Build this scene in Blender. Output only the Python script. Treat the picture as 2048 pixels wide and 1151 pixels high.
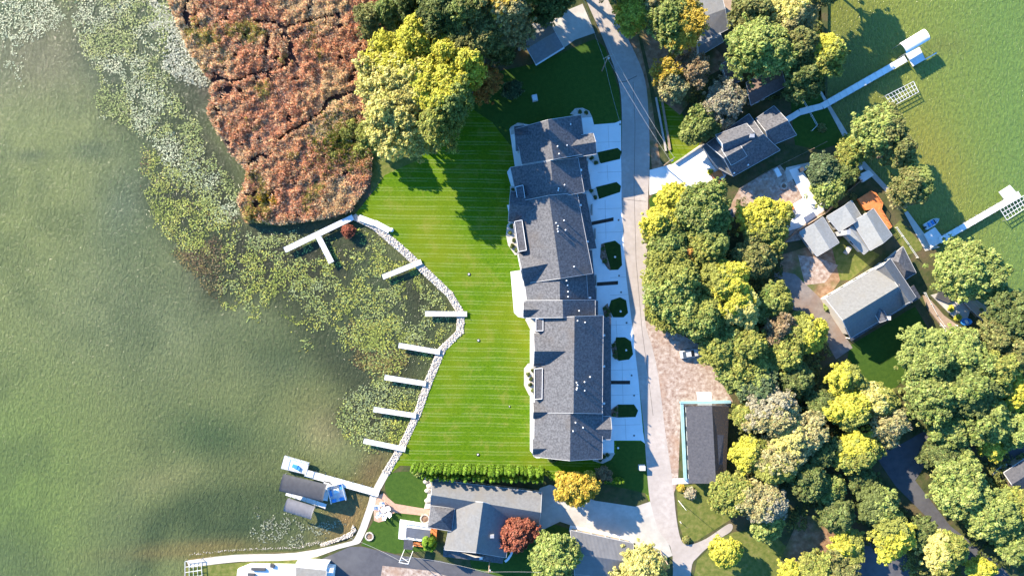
import bpy, math, random
import numpy as np
from mathutils import Vector, Matrix, noise as mnoise
from mathutils.geometry import tessellate_polygon
SC = bpy.context.scene
for o in list(bpy.data.objects): bpy.data.objects.remove(o)
# ------------------------------------------------------------------ camera, sky, sun, exposure
H, S = 160.0, 0.12                      # camera height, metres per photo pixel on the ground
cam_d = bpy.data.cameras.new("camera"); cam = bpy.data.objects.new("camera", cam_d)
SC.collection.objects.link(cam); cam.location = (0, 0, H); cam.rotation_euler = (0, 0, 0)
cam_d.sensor_width = 36; cam_d.angle = 2*math.atan(1024*S/H); cam_d.clip_start = 1; cam_d.clip_end = 3000
SC.camera = cam
SUN_EL, SUN_AZ = 26.0, 40.0             # elevation; shadows run 40 degrees below the picture's right
w = bpy.data.worlds.new("World"); SC.world = w; w.use_nodes = True
nt = w.node_tree; sky = nt.nodes.new('ShaderNodeTexSky'); sky.sky_type = 'NISHITA'; sky.sun_disc = False
sky.sun_elevation = math.radians(SUN_EL); sky.sun_rotation = math.radians(-50.0)
sky.ozone_density = 3.0; sky.air_density = 1.0; sky.dust_density = 0.3
bg = nt.nodes['Background']; bg.inputs[1].default_value = 0.12
tint = nt.nodes.new('ShaderNodeMix'); tint.data_type = 'RGBA'; tint.blend_type = 'MULTIPLY'; tint.inputs[0].default_value = 1
tint.inputs[7].default_value = (.42, .86, 1.2, 1)   # deep clear autumn sky
nt.links.new(sky.outputs[0], tint.inputs[6]); nt.links.new(tint.outputs[2], bg.inputs[0])
sd = bpy.data.lights.new("sun", 'SUN'); sd.energy = 5.0; sd.angle = math.radians(0.6); sd.color = (1.0, 0.86, 0.66)
sun = bpy.data.objects.new("sun", sd); SC.collection.objects.link(sun)
az = math.radians(SUN_AZ); el = math.radians(SUN_EL)
ldir = Vector((math.cos(az)*math.cos(el), -math.sin(az)*math.cos(el), -math.sin(el)))
sun.rotation_euler = ldir.to_track_quat('-Z', 'Y').to_euler(); sun.location = (-150, 120, 150)
SC.view_settings.view_transform = 'Standard'; SC.view_settings.look = 'None'
SC.view_settings.gamma = 1; SC.view_settings.use_curve_mapping = False
SC.view_settings.exposure = 1.6
SC.render.engine = 'CYCLES'; SC.cycles.max_bounces = 5; SC.cycles.diffuse_bounces = 3

# ------------------------------------------------------------------ helpers
def P(px, py, z=0.0):                   # a map position read off the photograph -> metres
    k = S*(H-z)/H
    return Vector(((px-1024)*k, (575.5-py)*k, z))
def tag(o, label=None, cat=None, group=None, kind=None):
    if label: o['label'] = label
    if cat: o['category'] = cat
    if group: o['group'] = group
    if kind: o['kind'] = kind
    return o
def empty(name, loc, label=None, cat=None, group=None):
    o = bpy.data.objects.new(name, None); SC.collection.objects.link(o); o.location = loc
    o.empty_display_size = .3
    return tag(o, label, cat, group)
def woff(p):
    v = Vector((0, 0, 0))
    while p is not None: v += p.matrix_basis.translation; p = p.parent
    return v
def npmesh(name, V, F, mat, parent=None, col=None, smooth=False):
    V = np.asarray(V, dtype=np.float32); F = np.asarray(F, dtype=np.int32)
    if parent is not None: V = V - np.array(woff(parent), dtype=np.float32)
    me = bpy.data.meshes.new(name); n, k = F.shape
    me.vertices.add(len(V)); me.vertices.foreach_set('co', V.ravel())
    me.loops.add(n*k); me.loops.foreach_set('vertex_index', F.ravel())
    me.polygons.add(n); me.polygons.foreach_set('loop_start', np.arange(0, n*k, k, dtype=np.int32))
    me.polygons.foreach_set('loop_total', np.full(n, k, dtype=np.int32))
    if smooth: me.polygons.foreach_set('use_smooth', np.ones(n, dtype=bool))
    me.update(calc_edges=True)
    if col is not None:
        a = me.color_attributes.new('Col', 'FLOAT_COLOR', 'POINT')
        c = np.ones((len(V), 4), dtype=np.float32); c[:, :3] = col; a.data.foreach_set('color', c.ravel())
    me.materials.append(mat)
    o = bpy.data.objects.new(name, me); SC.collection.objects.link(o)
    if parent is not None: o.parent = parent
    return o
class MB:
    def __init__(s): s.v = []; s.f = []
    def add(s, vs, fs):
        b = len(s.v); s.v += [tuple(x) for x in vs]; s.f += [tuple(i+b for i in f) for f in fs]; return s
    def prism(s, pts, z0, z1):          # pts: xy outline (any winding)
        n = len(pts); a = sum(pts[i][0]*pts[(i+1) % n][1]-pts[(i+1) % n][0]*pts[i][1] for i in range(n))
        if a < 0: pts = pts[::-1]
        vs = [(p[0], p[1], z0) for p in pts]+[(p[0], p[1], z1) for p in pts]
        return s.add(vs, [tuple(range(n))[::-1], tuple(range(n, 2*n))]+[(i, (i+1) % n, n+(i+1) % n, n+i) for i in range(n)])
    def box(s, c, sz, rz=0):            # centre, size, yaw
        hx, hy, hz = sz[0]/2, sz[1]/2, sz[2]/2; cs, sn = math.cos(rz), math.sin(rz)
        pts = [(c[0]+x*cs-y*sn, c[1]+x*sn+y*cs) for x, y in ((-hx, -hy), (hx, -hy), (hx, hy), (-hx, hy))]
        return s.prism(pts, c[2]-hz, c[2]+hz)
    def beam(s, a, b, wd, ht):          # rectangular bar between two points
        a, b = Vector(a), Vector(b); d = (b-a).normalized()
        u = d.cross(Vector((0, 0, 1)));  u = Vector((1, 0, 0)) if u.length < 1e-4 else u.normalized(); v = u.cross(d)
        vs = [p+u*x*wd/2+v*y*ht/2 for p in (a, b) for x, y in ((-1, -1), (1, -1), (1, 1), (-1, 1))]
        return s.add(vs, [(0, 1, 2, 3), (7, 6, 5, 4), (0, 4, 5, 1), (1, 5, 6, 2), (2, 6, 7, 3), (3, 7, 4, 0)])
    def tube(s, a, b, r0, r1=None, n=7):
        r1 = r0 if r1 is None else r1; a, b = Vector(a), Vector(b); d = (b-a).normalized()
        u = d.cross(Vector((.3, .1, 1))).normalized(); v = u.cross(d)
        vs = [p+(u*math.cos(t)+v*math.sin(t))*r for p, r in ((a, r0), (b, r1)) for t in [2*math.pi*i/n for i in range(n)]]
        return s.add(vs, [tuple(range(n))[::-1], tuple(range(n, 2*n))]+[(i, (i+1) % n, n+(i+1) % n, n+i) for i in range(n)])
    def lathe(s, c, prof, n=14, sx=1, sy=1):   # prof: (r, z)
        b = len(s.v)
        for r, z in prof:
            for i in range(n):
                t = 2*math.pi*i/n; s.v.append((c[0]+r*sx*math.cos(t), c[1]+r*sy*math.sin(t), c[2]+z))
        for k in range(len(prof)-1):
            for i in range(n):
                s.f.append((b+k*n+i, b+k*n+(i+1) % n, b+(k+1)*n+(i+1) % n, b+(k+1)*n+i))
        s.f.append(tuple(range(b, b+n))[::-1]); m = b+(len(prof)-1)*n; s.f.append(tuple(range(m, m+n)))
        return s
    def build(s, name, mat, parent=None, smooth=False):
        me = bpy.data.meshes.new(name); off = woff(parent)
        me.from_pydata([(x-off[0], y-off[1], z-off[2]) for x, y, z in s.v], [], s.f); me.update()
        if smooth: me.polygons.foreach_set('use_smooth', [True]*len(me.polygons))
        me.materials.append(mat); o = bpy.data.objects.new(name, me); SC.collection.objects.link(o)
        if parent is not None: o.parent = parent
        return o
def copy_tree(o, parent=None):
    c = o.copy(); SC.collection.objects.link(c)
    if parent is not None: c.parent = parent
    for ch in o.children: copy_tree(ch, c)
    return c
def smooth_line(pts, sub=5, closed=False):
    n = len(pts); out = []
    rng = range(n) if closed else range(n-1)
    for i in rng:
        if closed: p0, p1, p2, p3 = pts[(i-1) % n], pts[i], pts[(i+1) % n], pts[(i+2) % n]
        else: p0, p1, p2, p3 = pts[max(i-1, 0)], pts[i], pts[i+1], pts[min(i+2, n-1)]
        for k in range(sub):
            t = k/sub
            out.append(tuple(.5*((2*p1[j])+(-p0[j]+p2[j])*t+(2*p0[j]-5*p1[j]+4*p2[j]-p3[j])*t*t+(-p0[j]+3*p1[j]-3*p2[j]+p3[j])*t**3) for j in (0, 1)))
    if not closed: out.append(tuple(pts[-1]))
    return out
def inpoly(X, Y, poly):
    r = np.zeros(X.shape, bool); n = len(poly); j = n-1
    for i in range(n):
        xi, yi = poly[i]; xj, yj = poly[j]
        c = ((yi > Y) != (yj > Y)) & (X < (xj-xi)*(Y-yi)/((yj-yi) if yj != yi else 1e-9)+xi)
        r ^= c; j = i
    return r
_tab = np.random.RandomState(5).rand(256, 256)
def vnoise(X, Y, sc, off=0):
    x = X/sc+off*17.3+500; y = Y/sc+off*9.1+500; xi = np.floor(x).astype(int); yi = np.floor(y).astype(int)
    fx = x-xi; fy = y-yi; fx = fx*fx*(3-2*fx); fy = fy*fy*(3-2*fy); a = _tab[xi % 256, yi % 256]; b = _tab[(xi+1) % 256, yi % 256]
    c = _tab[xi % 256, (yi+1) % 256]; d = _tab[(xi+1) % 256, (yi+1) % 256]
    return (a*(1-fx)+b*fx)*(1-fy)+(c*(1-fx)+d*fx)*fy
def fb(X, Y, sc, off=0): return (vnoise(X, Y, sc, off)+.5*vnoise(X, Y, sc/2, off+1)+.25*vnoise(X, Y, sc/4, off+2))/1.75
# ------------------------------------------------------------------ materials
M = {}
def mat(name, cols, scale=1.0, rough=.8, bump=0, bscale=None, detail=6, spec=.3, metal=0, big=None, stretch=None, lo=.3, hi=.7, attr=False, trans=0):
    m = bpy.data.materials.new(name); m.use_nodes = True; t = m.node_tree; N = t.nodes; L = t.links
    b = N['Principled BSDF']; b.inputs['Roughness'].default_value = rough; b.inputs['Specular IOR Level'].default_value = spec
    b.inputs['Metallic'].default_value = metal
    g = N.new('ShaderNodeNewGeometry'); pos = g.outputs['Position']
    if stretch:
        mp = N.new('ShaderNodeMapping'); mp.inputs['Rotation'].default_value = (0, 0, stretch[3]); mp.inputs['Scale'].default_value = stretch[:3]
        L.new(pos, mp.inputs[0]); pos = mp.outputs[0]
    nz = N.new('ShaderNodeTexNoise'); nz.inputs['Scale'].default_value = scale; nz.inputs['Detail'].default_value = detail; nz.inputs['Roughness'].default_value = .6
    L.new(pos, nz.inputs['Vector'])
    cr = N.new('ShaderNodeValToRGB'); L.new(nz.outputs[0], cr.inputs[0]); e = cr.color_ramp.elements
    n = len(cols); e[0].position = lo; e[1].position = hi
    for i in range(1, n-1): e.new(lo+(hi-lo)*i/(n-1))
    for i, c in enumerate(cols): e[i].color = (*c, 1)
    out = cr.outputs[0]
    if attr:
        at = N.new('ShaderNodeAttribute'); at.attribute_name = 'Col'; mx = N.new('ShaderNodeMix'); mx.data_type = 'RGBA'; mx.blend_type = 'MULTIPLY'
        mx.inputs[0].default_value = 1; L.new(at.outputs['Color'], mx.inputs[6]); L.new(out, mx.inputs[7]); out = mx.outputs[2]
    if big:                              # (colour, scale, lo, hi): large patches
        n2 = N.new('ShaderNodeTexNoise'); n2.inputs['Scale'].default_value = big[1]; n2.inputs['Detail'].default_value = 4; L.new(g.outputs['Position'], n2.inputs['Vector'])
        mr = N.new('ShaderNodeMapRange'); mr.inputs[1].default_value = big[2]; mr.inputs[2].default_value = big[3]; L.new(n2.outputs[0], mr.inputs[0])
        mx = N.new('ShaderNodeMix'); mx.data_type = 'RGBA'; L.new(mr.outputs[0], mx.inputs[0]); L.new(out, mx.inputs[6]); mx.inputs[7].default_value = (*big[0], 1); out = mx.outputs[2]
    L.new(out, b.inputs['Base Color'])
    if bump:
        nb = N.new('ShaderNodeTexNoise'); nb.inputs['Scale'].default_value = bscale or scale*2; nb.inputs['Detail'].default_value = 4; L.new(pos, nb.inputs['Vector'])
        bp = N.new('ShaderNodeBump'); bp.inputs['Strength'].default_value = 1; bp.inputs['Distance'].default_value = bump; L.new(nb.outputs[0], bp.inputs['Height']); L.new(bp.outputs[0], b.inputs['Normal'])
    if trans:
        tr = N.new('ShaderNodeBsdfTranslucent'); L.new(out, tr.inputs[0]); ms = N.new('ShaderNodeMixShader'); ms.inputs[0].default_value = trans
        L.new(b.outputs[0], ms.inputs[1]); L.new(tr.outputs[0], ms.inputs[2]); L.new(ms.outputs[0], N['Material Output'].inputs[0])
    M[name] = m; return m
mat('leaf', [(.75, .75, .75), (1.15, 1.15, 1.15)], 3, .55, attr=True, trans=.45, spec=.2, detail=1)
mat('reed', [(.8, .8, .8), (1.15, 1.15, 1.15)], 3, .7, attr=True, trans=.2, spec=.15, detail=1)
mat('pad', [(.8, .8, .8), (1.15, 1.15, 1.15)], 1.5, .5, attr=True, spec=.22, detail=1)
mat('rock', [(.33, .29, .24), (.66, .60, .52)], 1.6, .85)
mat('bark', [(.09, .07, .05), (.17, .14, .11)], 3, .9)
mat('pale_bark', [(.3, .27, .22), (.45, .41, .35)], 3, .9)
mat('shingle', [(.062, .063, .07), (.135, .136, .147)], 2.2, .9, bump=.015, bscale=5, lo=.35, hi=.65, big=((.10, .085, .075), .13, .55, .85))
mat('shingle_dark', [(.05, .052, .062), (.09, .09, .10)], 2, .85, bump=.03, bscale=5)
mat('shingle_light', [(.14, .14, .135), (.19, .19, .185)], 2, .85, bump=.03, bscale=4, big=((.165, .16, .145), .35, .5, .75))
mat('shingle_pale', [(.25, .255, .245), (.33, .335, .32)], 2, .85, bump=.02, bscale=4, big=((.27, .265, .24), .35, .5, .75))
mat('shingle_mid', [(.14, .14, .14), (.19, .19, .19)], 1.5, .85, bump=.03, bscale=4, big=((.17, .16, .145), .3, .5, .75))
mat('shingle_brown', [(.10, .07, .06), (.16, .115, .10)], 2, .85, bump=.03, bscale=4)
mat('leafy_roof', [(.05, .045, .04), (.07, .05, .035), (.22, .13, .07)], 3, .9, bump=.05, bscale=5, lo=.4, hi=.75)
mat('metal_roof', [(.13, .13, .135), (.17, .17, .175)], .6, .5, metal=.2)
mat('white', [(.72, .72, .70), (.82, .82, .8)], .8, .6)
mat('trim', [(.42, .42, .42), (.5, .5, .5)], .8, .6)
mat('white_metal', [(.58, .58, .57), (.78, .78, .77)], .9, .35, spec=.5)
mat('siding', [(.50, .47, .42), (.58, .55, .5)], .5, .7)
mat('siding_tan', [(.36, .28, .2), (.42, .33, .25)], .7, .75)
mat('siding_grey', [(.27, .28, .3), (.33, .34, .36)], .7, .75)
mat('glass', [(.03, .04, .05), (.05, .06, .07)], .5, .08, spec=.8)
mat('door', [(.55, .53, .5), (.62, .6, .56)], .5, .6)
mat('concrete', [(.76, .76, .74), (.84, .83, .81)], .6, .85, big=((.70, .69, .66), .12, .45, .8))
mat('old_concrete', [(.42, .40, .36), (.55, .52, .47)], .8, .9, big=((.36, .33, .29), .15, .45, .75))
mat('walk', [(.47, .42, .35), (.57, .52, .45)], .9, .85)
mat('brick_path', [(.42, .25, .17), (.52, .34, .25)], 1.5, .85)
mat('asphalt', [(.07, .07, .078), (.10, .10, .11)], .7, .8, big=((.12, .12, .125), .1, .5, .8))
mat('road', [(.36, .315, .28), (.47, .42, .38)], .9, .9, big=((.33, .29, .26), .12, .4, .75))
mat('shaded_drive', [(.17, .145, .13), (.27, .235, .21)], .9, .9, big=((.22, .15, .11), .15, .45, .7))  # gravel tone darkened: shade painted into the drive's colour
mat('crack', [(.10, .09, .085), (.14, .12, .11)], 1, .9)
mat('gravel', [(.24, .16, .12), (.37, .29, .235), (.50, .42, .36)], 1.1, .95, bump=.05, bscale=5, lo=.35, hi=.68, big=((.33, .21, .14), .16, .54, .76))
mat('mulch', [(.12, .07, .045), (.24, .15, .10), (.35, .26, .2)], 2.4, .95, bump=.05, lo=.35, hi=.7)
mat('lightstone', [(.42, .38, .33), (.62, .57, .5)], 2.4, .95, bump=.05)
mat('wood', [(.28, .2, .14), (.4, .3, .22)], 1, .75)
mat('orange_wood', [(.55, .17, .05), (.68, .25, .09)], 1.2, .65)
mat('blue_paint', [(.20, .36, .42), (.26, .42, .48)], 1, .6)
mat('blue_plastic', [(.05, .25, .6), (.08, .32, .7)], 1, .35)
mat('pink', [(.7, .12, .4), (.8, .25, .55)], 5, .7)
mat('canopy_grey', [(.06, .06, .065), (.08, .08, .085)], 1, .7)
mat('canopy_lightgrey', [(.14, .14, .155), (.18, .18, .195)], 1, .65)
mat('car_paint', [(.66, .67, .68), (.72, .73, .74)], .5, .25, metal=.2, spec=.6)
mat('rubber', [(.02, .02, .02), (.03, .03, .03)], 2, .8)
mat('red_light', [(.5, .02, .02), (.6, .03, .02)], 2, .3)
mat('dark_metal', [(.06, .06, .065), (.1, .1, .1)], 2, .5, metal=.5)
mat('galv', [(.4, .41, .42), (.5, .51, .52)], 2, .4, metal=.6)
mat('wire', [(.35, .34, .32), (.4, .38, .36)], 2, .6)
mat('ground', [(.035, .05, .015), (.065, .075, .025), (.10, .08, .04)], .5, .95, bump=.08, bscale=2, lo=.32, hi=.68, big=((.13, .085, .05), .07, .5, .7))
mat('mulch_dark', [(.03, .025, .02), (.06, .045, .035)], 2.4, .95)
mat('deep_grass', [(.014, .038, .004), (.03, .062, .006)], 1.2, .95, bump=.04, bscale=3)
mat('rough_grass', [(.07, .10, .015), (.13, .145, .03), (.2, .18, .06)], .9, .95, bump=.04, bscale=3, lo=.3, hi=.72)
mat('litter', [(.16, .09, .05), (.27, .16, .09), (.36, .25, .16)], .8, .95, bump=.05, bscale=3, big=((.08, .11, .025), .12, .5, .68))
mat('shade_grass', [(.028, .07, .006), (.05, .10, .01)], 1.2, .95, bump=.04, bscale=3)  # lawn green darkened: shade put into the colour
mat('marsh', [(.03, .02, .018), (.07, .045, .035)], .9, .9)
def lawn_mat():                          # mown lawn: thin pale lines left by the mower, yellow patches
    m = mat('lawn', [(.050, .122, .005), (.11, .195, .008)], 1.6, .9, bump=.06, bscale=3.5, spec=.03, stretch=(1, 1.6, 1, 0.5), lo=.3, hi=.7, big=((.16, .19, .012), .045, .46, .74))
    t = m.node_tree; N = t.nodes; L = t.links; b = N['Principled BSDF']; src = b.inputs['Base Color'].links[0].from_socket
    g = N.new('ShaderNodeNewGeometry'); mp = N.new('ShaderNodeMapping'); mp.inputs['Rotation'].default_value = (0, 0, math.radians(1.0)); L.new(g.outputs['Position'], mp.inputs[0])
    def chain(period, width, phase):
        wv = N.new('ShaderNodeTexWave'); wv.wave_type = 'BANDS'; wv.bands_direction = 'Y'; wv.wave_profile = 'SIN'
        wv.inputs['Scale'].default_value = 2*math.pi/20/period; wv.inputs['Distortion'].default_value = .9; wv.inputs['Detail'].default_value = 1; wv.inputs['Detail Scale'].default_value = .5
        wv.inputs['Phase Offset'].default_value = phase; L.new(mp.outputs[0], wv.inputs['Vector'])
        mr = N.new('ShaderNodeMapRange'); mr.inputs[1].default_value = width; mr.inputs[2].default_value = 1; L.new(wv.outputs['Fac'], mr.inputs[0]); return mr.outputs[0]
    a = chain(2.25, .90, 0); c = chain(2.25, .94, 1.9)
    ad = N.new('ShaderNodeMath'); ad.operation = 'MAXIMUM'; L.new(a, ad.inputs[0]); L.new(c, ad.inputs[1])
    nz = N.new('ShaderNodeTexNoise'); nz.inputs['Scale'].default_value = .22; L.new(g.outputs['Position'], nz.inputs['Vector'])
    n3 = N.new('ShaderNodeTexNoise'); n3.inputs['Scale'].default_value = 2.6; L.new(g.outputs['Position'], n3.inputs['Vector'])
    mr = N.new('ShaderNodeMapRange'); mr.inputs[1].default_value = .3; mr.inputs[2].default_value = .5; L.new(nz.outputs[0], mr.inputs[0])
    m3 = N.new('ShaderNodeMapRange'); m3.inputs[1].default_value = .25; m3.inputs[2].default_value = .5; L.new(n3.outputs[0], m3.inputs[0])
    mu = N.new('ShaderNodeMath'); mu.operation = 'MULTIPLY'; L.new(ad.outputs[0], mu.inputs[0]); L.new(mr.outputs[0], mu.inputs[1])
    mu2 = N.new('ShaderNodeMath'); mu2.operation = 'MULTIPLY'; L.new(mu.outputs[0], mu2.inputs[0]); L.new(m3.outputs[0], mu2.inputs[1])
    mu3 = N.new('ShaderNodeMath'); mu3.operation = 'MULTIPLY'; L.new(mu2.outputs[0], mu3.inputs[0]); mu3.inputs[1].default_value = .32
    mx = N.new('ShaderNodeMix'); mx.data_type = 'RGBA'; L.new(mu3.outputs[0], mx.inputs[0]); L.new(src, mx.inputs[6]); mx.inputs[7].default_value = (.30, .36, .13, 1)
    n5 = N.new('ShaderNodeTexNoise'); n5.inputs['Scale'].default_value = .22; n5.inputs['Detail'].default_value = 7; n5.inputs['Roughness'].default_value = .7; n5.inputs['Distortion'].default_value = .4; L.new(g.outputs['Position'], n5.inputs['Vector'])
    m5 = N.new('ShaderNodeMapRange'); m5.inputs[1].default_value = .53; m5.inputs[2].default_value = .72; m5.inputs[4].default_value = .55; L.new(n5.outputs[0], m5.inputs[0])
    mx5 = N.new('ShaderNodeMix'); mx5.data_type = 'RGBA'; L.new(m5.outputs[0], mx5.inputs[0]); L.new(mx.outputs[2], mx5.inputs[6]); mx5.inputs[7].default_value = (.24, .22, .05, 1)   # dry, thin spots
    L.new(mx5.outputs[2], b.inputs['Base Color'])
lawn_mat()
def ribs(m, scale, depth, direction='X', rot=0):   # seams or ribs on a roof or canopy
    t = m.node_tree; N = t.nodes; L = t.links; g = N.new('ShaderNodeNewGeometry'); mp = N.new('ShaderNodeMapping'); mp.inputs['Rotation'].default_value = (0, 0, rot); L.new(g.outputs['Position'], mp.inputs[0])
    wv = N.new('ShaderNodeTexWave'); wv.bands_direction = direction; wv.inputs['Scale'].default_value = scale; L.new(mp.outputs[0], wv.inputs['Vector'])
    bp = N.new('ShaderNodeBump'); bp.inputs['Distance'].default_value = depth; L.new(wv.outputs['Fac'], bp.inputs['Height']); L.new(bp.outputs[0], N['Principled BSDF'].inputs['Normal'])
ribs(M['metal_roof'], .36, .014, 'X', math.radians(-11))
def water_mat():
    m = mat('water', [(.6, .6, .58), (.84, .84, .8), (1.08, 1.08, .98)], 1.3, .12, attr=True, spec=.14, stretch=(1, 1, 1, .6), lo=.25, hi=.75, detail=8)
    t = m.node_tree; N = t.nodes; L = t.links; g = N.new('ShaderNodeNewGeometry')
    mp = N.new('ShaderNodeMapping'); mp.inputs['Rotation'].default_value = (0, 0, math.radians(-35)); mp.inputs['Scale'].default_value = (1, .55, 1); L.new(g.outputs['Position'], mp.inputs[0])
    n1 = N.new('ShaderNodeTexNoise'); n1.inputs['Scale'].default_value = 1.5; n1.inputs['Detail'].default_value = 6; n1.inputs['Roughness'].default_value = .65; n1.inputs['Distortion'].default_value = .8; L.new(mp.outputs[0], n1.inputs['Vector'])
    bp = N.new('ShaderNodeBump'); bp.inputs['Distance'].default_value = .36; bp.inputs['Strength'].default_value = 1; L.new(n1.outputs[0], bp.inputs['Height']); L.new(bp.outputs[0], N['Principled BSDF'].inputs['Normal'])
water_mat()

# ------------------------------------------------------------------ ground, water
def sheet(name, pts, z, m, sm=0, kind='structure', closed=True):
    if sm: pts = smooth_line(pts, sm, True)
    W = [P(x, y, 0) for x, y in pts]; n = len(W)
    tris = tessellate_polygon([[Vector((p.x, p.y, 0)) for p in W]])
    me = bpy.data.meshes.new(name)
    fs = []
    for a, b, c in tris:
        cr = (W[b]-W[a]).cross(W[c]-W[a]).z
        fs.append((a, b, c) if cr > 0 else (a, c, b))
    me.from_pydata([(p.x, p.y, z) for p in W], [], fs); me.update(); me.materials.append(m)
    o = bpy.data.objects.new(name, me); SC.collection.objects.link(o); tag(o, kind=kind); return o
WZ = -0.7
WEST = [(300, -60), (345, 20), (385, 110), (425, 165), (420, 230), (455, 300), (500, 345), (480, 400), (490, 445), (560, 452), (640, 440), (700, 436)]
RIP = [(700, 436), (745, 458), (800, 505), (850, 552), (893, 592), (915, 628), (912, 662), (876, 696), (850, 760), (828, 825), (800, 885), (765, 942)]
WALK = [(765, 942), (742, 985), (735, 1010), (712, 1070), (690, 1084), (590, 1104), (470, 1108), (373, 1120), (366, 1160), (330, 1300)]
EAST = [(1660, -11000), (1660, -700), (1640, -60), (1636, 60), (1640, 180), (1668, 230), (1695, 280), (1730, 330), (1785, 395), (1812, 430), (1850, 487), (1872, 500), (1915, 560), (1960, 605), (2000, 650), (2060, 690), (2200, 760), (3300, 1200)]
land = smooth_line(WEST, 4)+RIP[1:]+WALK[1:]+[(330, 12000), (3300, 12000)]+smooth_line(EAST, 3)[::-1]+[(300, -11000)]
g = sheet('ground', land, 0, M['ground'])
# bank skirt down to the lake bed
Wp = [P(x, y, 0) for x, y in land]; n = len(Wp)
V = [(p.x, p.y, 0) for p in Wp]+[(p.x, p.y, -2) for p in Wp]
npmesh('bank', V, [(i, (i+1) % n, n+(i+1) % n, n+i) for i in range(n)], M['ground']); tag(bpy.data.objects['bank'], kind='structure')
# water: the colour of the shallows, the weed beds and the deeper water varies over the bed
far_ = np.array([1400., 900, 600, 430, 340]); xs = np.concatenate([-far_, np.arange(-260, 261, 2.0), far_[::-1]]); ys = np.concatenate([-far_, np.arange(-240, 241, 2.0), far_[::-1]]); X, Y = np.meshgrid(xs, ys); X = X.ravel(); Y = Y.ravel()
PX = X/S+1024; PY = 575.5-Y/S
def blob(cx, cy, rx, ry, rot=0):
    c, s = math.cos(rot), math.sin(rot); dx = PX-cx; dy = PY-cy; u = (dx*c+dy*s)/rx; v = (-dx*s+dy*c)/ry; return np.exp(-(u*u+v*v))[:, None]
def mixc(C, f, col): return C*(1-f)+np.array(col)[None]*f
C = np.tile(np.array([.135, .155, .062]), (len(X), 1))
C = mixc(C, .9*blob(0, 1000, 200, 300), (.125, .175, .045))
C = mixc(C, .8*blob(0, 480, 150, 280), (.155, .175, .06))
C = mixc(C, .7*blob(330, 620, 260, 130), (.135, .155, .085))
C = mixc(C, .8*blob(60, 110, 220, 90), (.12, .11, .065))
C = mixc(C, .6*blob(180, 300, 50, 20), (.04, .06, .04)); C = mixc(C, .6*blob(60, 312, 40, 14), (.04, .055, .035))
C = mixc(C, .6*blob(250, 400, 60, 100, .4), (.07, .095, .07))
C = mixc(C, .85*blob(560, 720, 90, 60), (.07, .09, .045)); C = mixc(C, .9*blob(430, 880, 130, 60, .3), (.052, .082, .036))
C = mixc(C, .9*blob(650, 860, 50, 45), (.22, .20, .095)); C = mixc(C, .9*blob(490, 1060, 160, 34, -.1), (.045, .065, .03))
C = mixc(C, .8*blob(330, 960, 90, 30, -.2), (.17, .175, .075))
for bx, by, br in ((285, 1135, 26), (295, 1100, 28), (305, 1065, 30), (330, 1035, 32), (370, 1012, 34), (420, 1000, 34), (470, 995, 34), (520, 990, 36), (560, 1000, 34), (400, 1040, 40), (480, 1040, 40)): C = mixc(C, .7*blob(bx, by, br, br), (.035, .055, .026))
C = mixc(C, .5*blob(500, 930, 70, 40), (.10, .11, .045)); C = mixc(C, .5*blob(620, 800, 60, 40), (.12, .12, .05)); C = mixc(C, .9*blob(400, 1100, 170, 16, -.06), (.16, .125, .05))
C = mixc(C, .9*blob(690, 1040, 75, 40, -.9), (.22, .14, .06)); C = mixc(C, .8*blob(745, 940, 60, 30, -1), (.13, .09, .045))
C = mixc(C, .75*blob(760, 590, 170, 110, .5), (.06, .058, .032)); C = mixc(C, .6*blob(560, 500, 120, 50), (.07, .065, .045))
C = mixc(C, .7*blob(430, 520, 60, 70, .8), (.07, .065, .045)); C = mixc(C, .8*blob(400, 180, 40, 60, .4), (.075, .055, .05))
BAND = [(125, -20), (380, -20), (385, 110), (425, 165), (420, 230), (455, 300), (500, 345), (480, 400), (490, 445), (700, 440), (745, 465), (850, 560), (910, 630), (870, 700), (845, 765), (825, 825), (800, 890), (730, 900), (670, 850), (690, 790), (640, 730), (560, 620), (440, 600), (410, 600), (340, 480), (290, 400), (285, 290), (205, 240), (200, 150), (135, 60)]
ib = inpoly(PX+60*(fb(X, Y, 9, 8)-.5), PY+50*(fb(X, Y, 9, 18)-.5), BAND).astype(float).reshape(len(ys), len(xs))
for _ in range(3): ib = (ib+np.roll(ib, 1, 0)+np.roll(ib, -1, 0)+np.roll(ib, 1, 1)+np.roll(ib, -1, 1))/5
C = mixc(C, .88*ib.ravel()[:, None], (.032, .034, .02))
C = mixc(C, .6*blob(60, 30, 90, 50), (.06, .065, .04))
C = mixc(C, .6*np.clip((fb(X, Y, 30, 3)[:, None]-.48)*5, 0, 1)*(PX < 900)[:, None], (.065, .088, .045))
E = np.clip((PX-1560)/60, 0, 1)[:, None]
CE = np.tile(np.array([.20, .215, .04]), (len(X), 1))
CE = mixc(CE, np.clip((PX-1800-(575-PY)*-.15)/280, 0, 1)[:, None], (.13, .205, .05)); CE = mixc(CE, .6*blob(1870, 330, 60, 130, -.4), (.235, .21, .04))
CE = mixc(CE, .75*blob(1700, 180, 70, 200), (.12, .14, .035))
CE = mixc(CE, .45*blob(1890, 90, 50, 20), (.13, .14, .04)); C = mixc(C, .35*np.clip((fb(X, Y, 9, 23)[:, None]-.5)*6, 0, 1), (.06, .08, .035))*1.08; C = C*(1-E)+CE*E
nx, ny = len(xs), len(ys); idx = np.arange(nx*ny).reshape(ny, nx)
F = np.stack([idx[:-1, :-1], idx[:-1, 1:], idx[1:, 1:], idx[1:, :-1]], -1).reshape(-1, 4)
tag(npmesh('water', np.stack([X, Y, np.full_like(X, WZ)], -1), F, M['water'], col=C), kind='structure')
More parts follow.
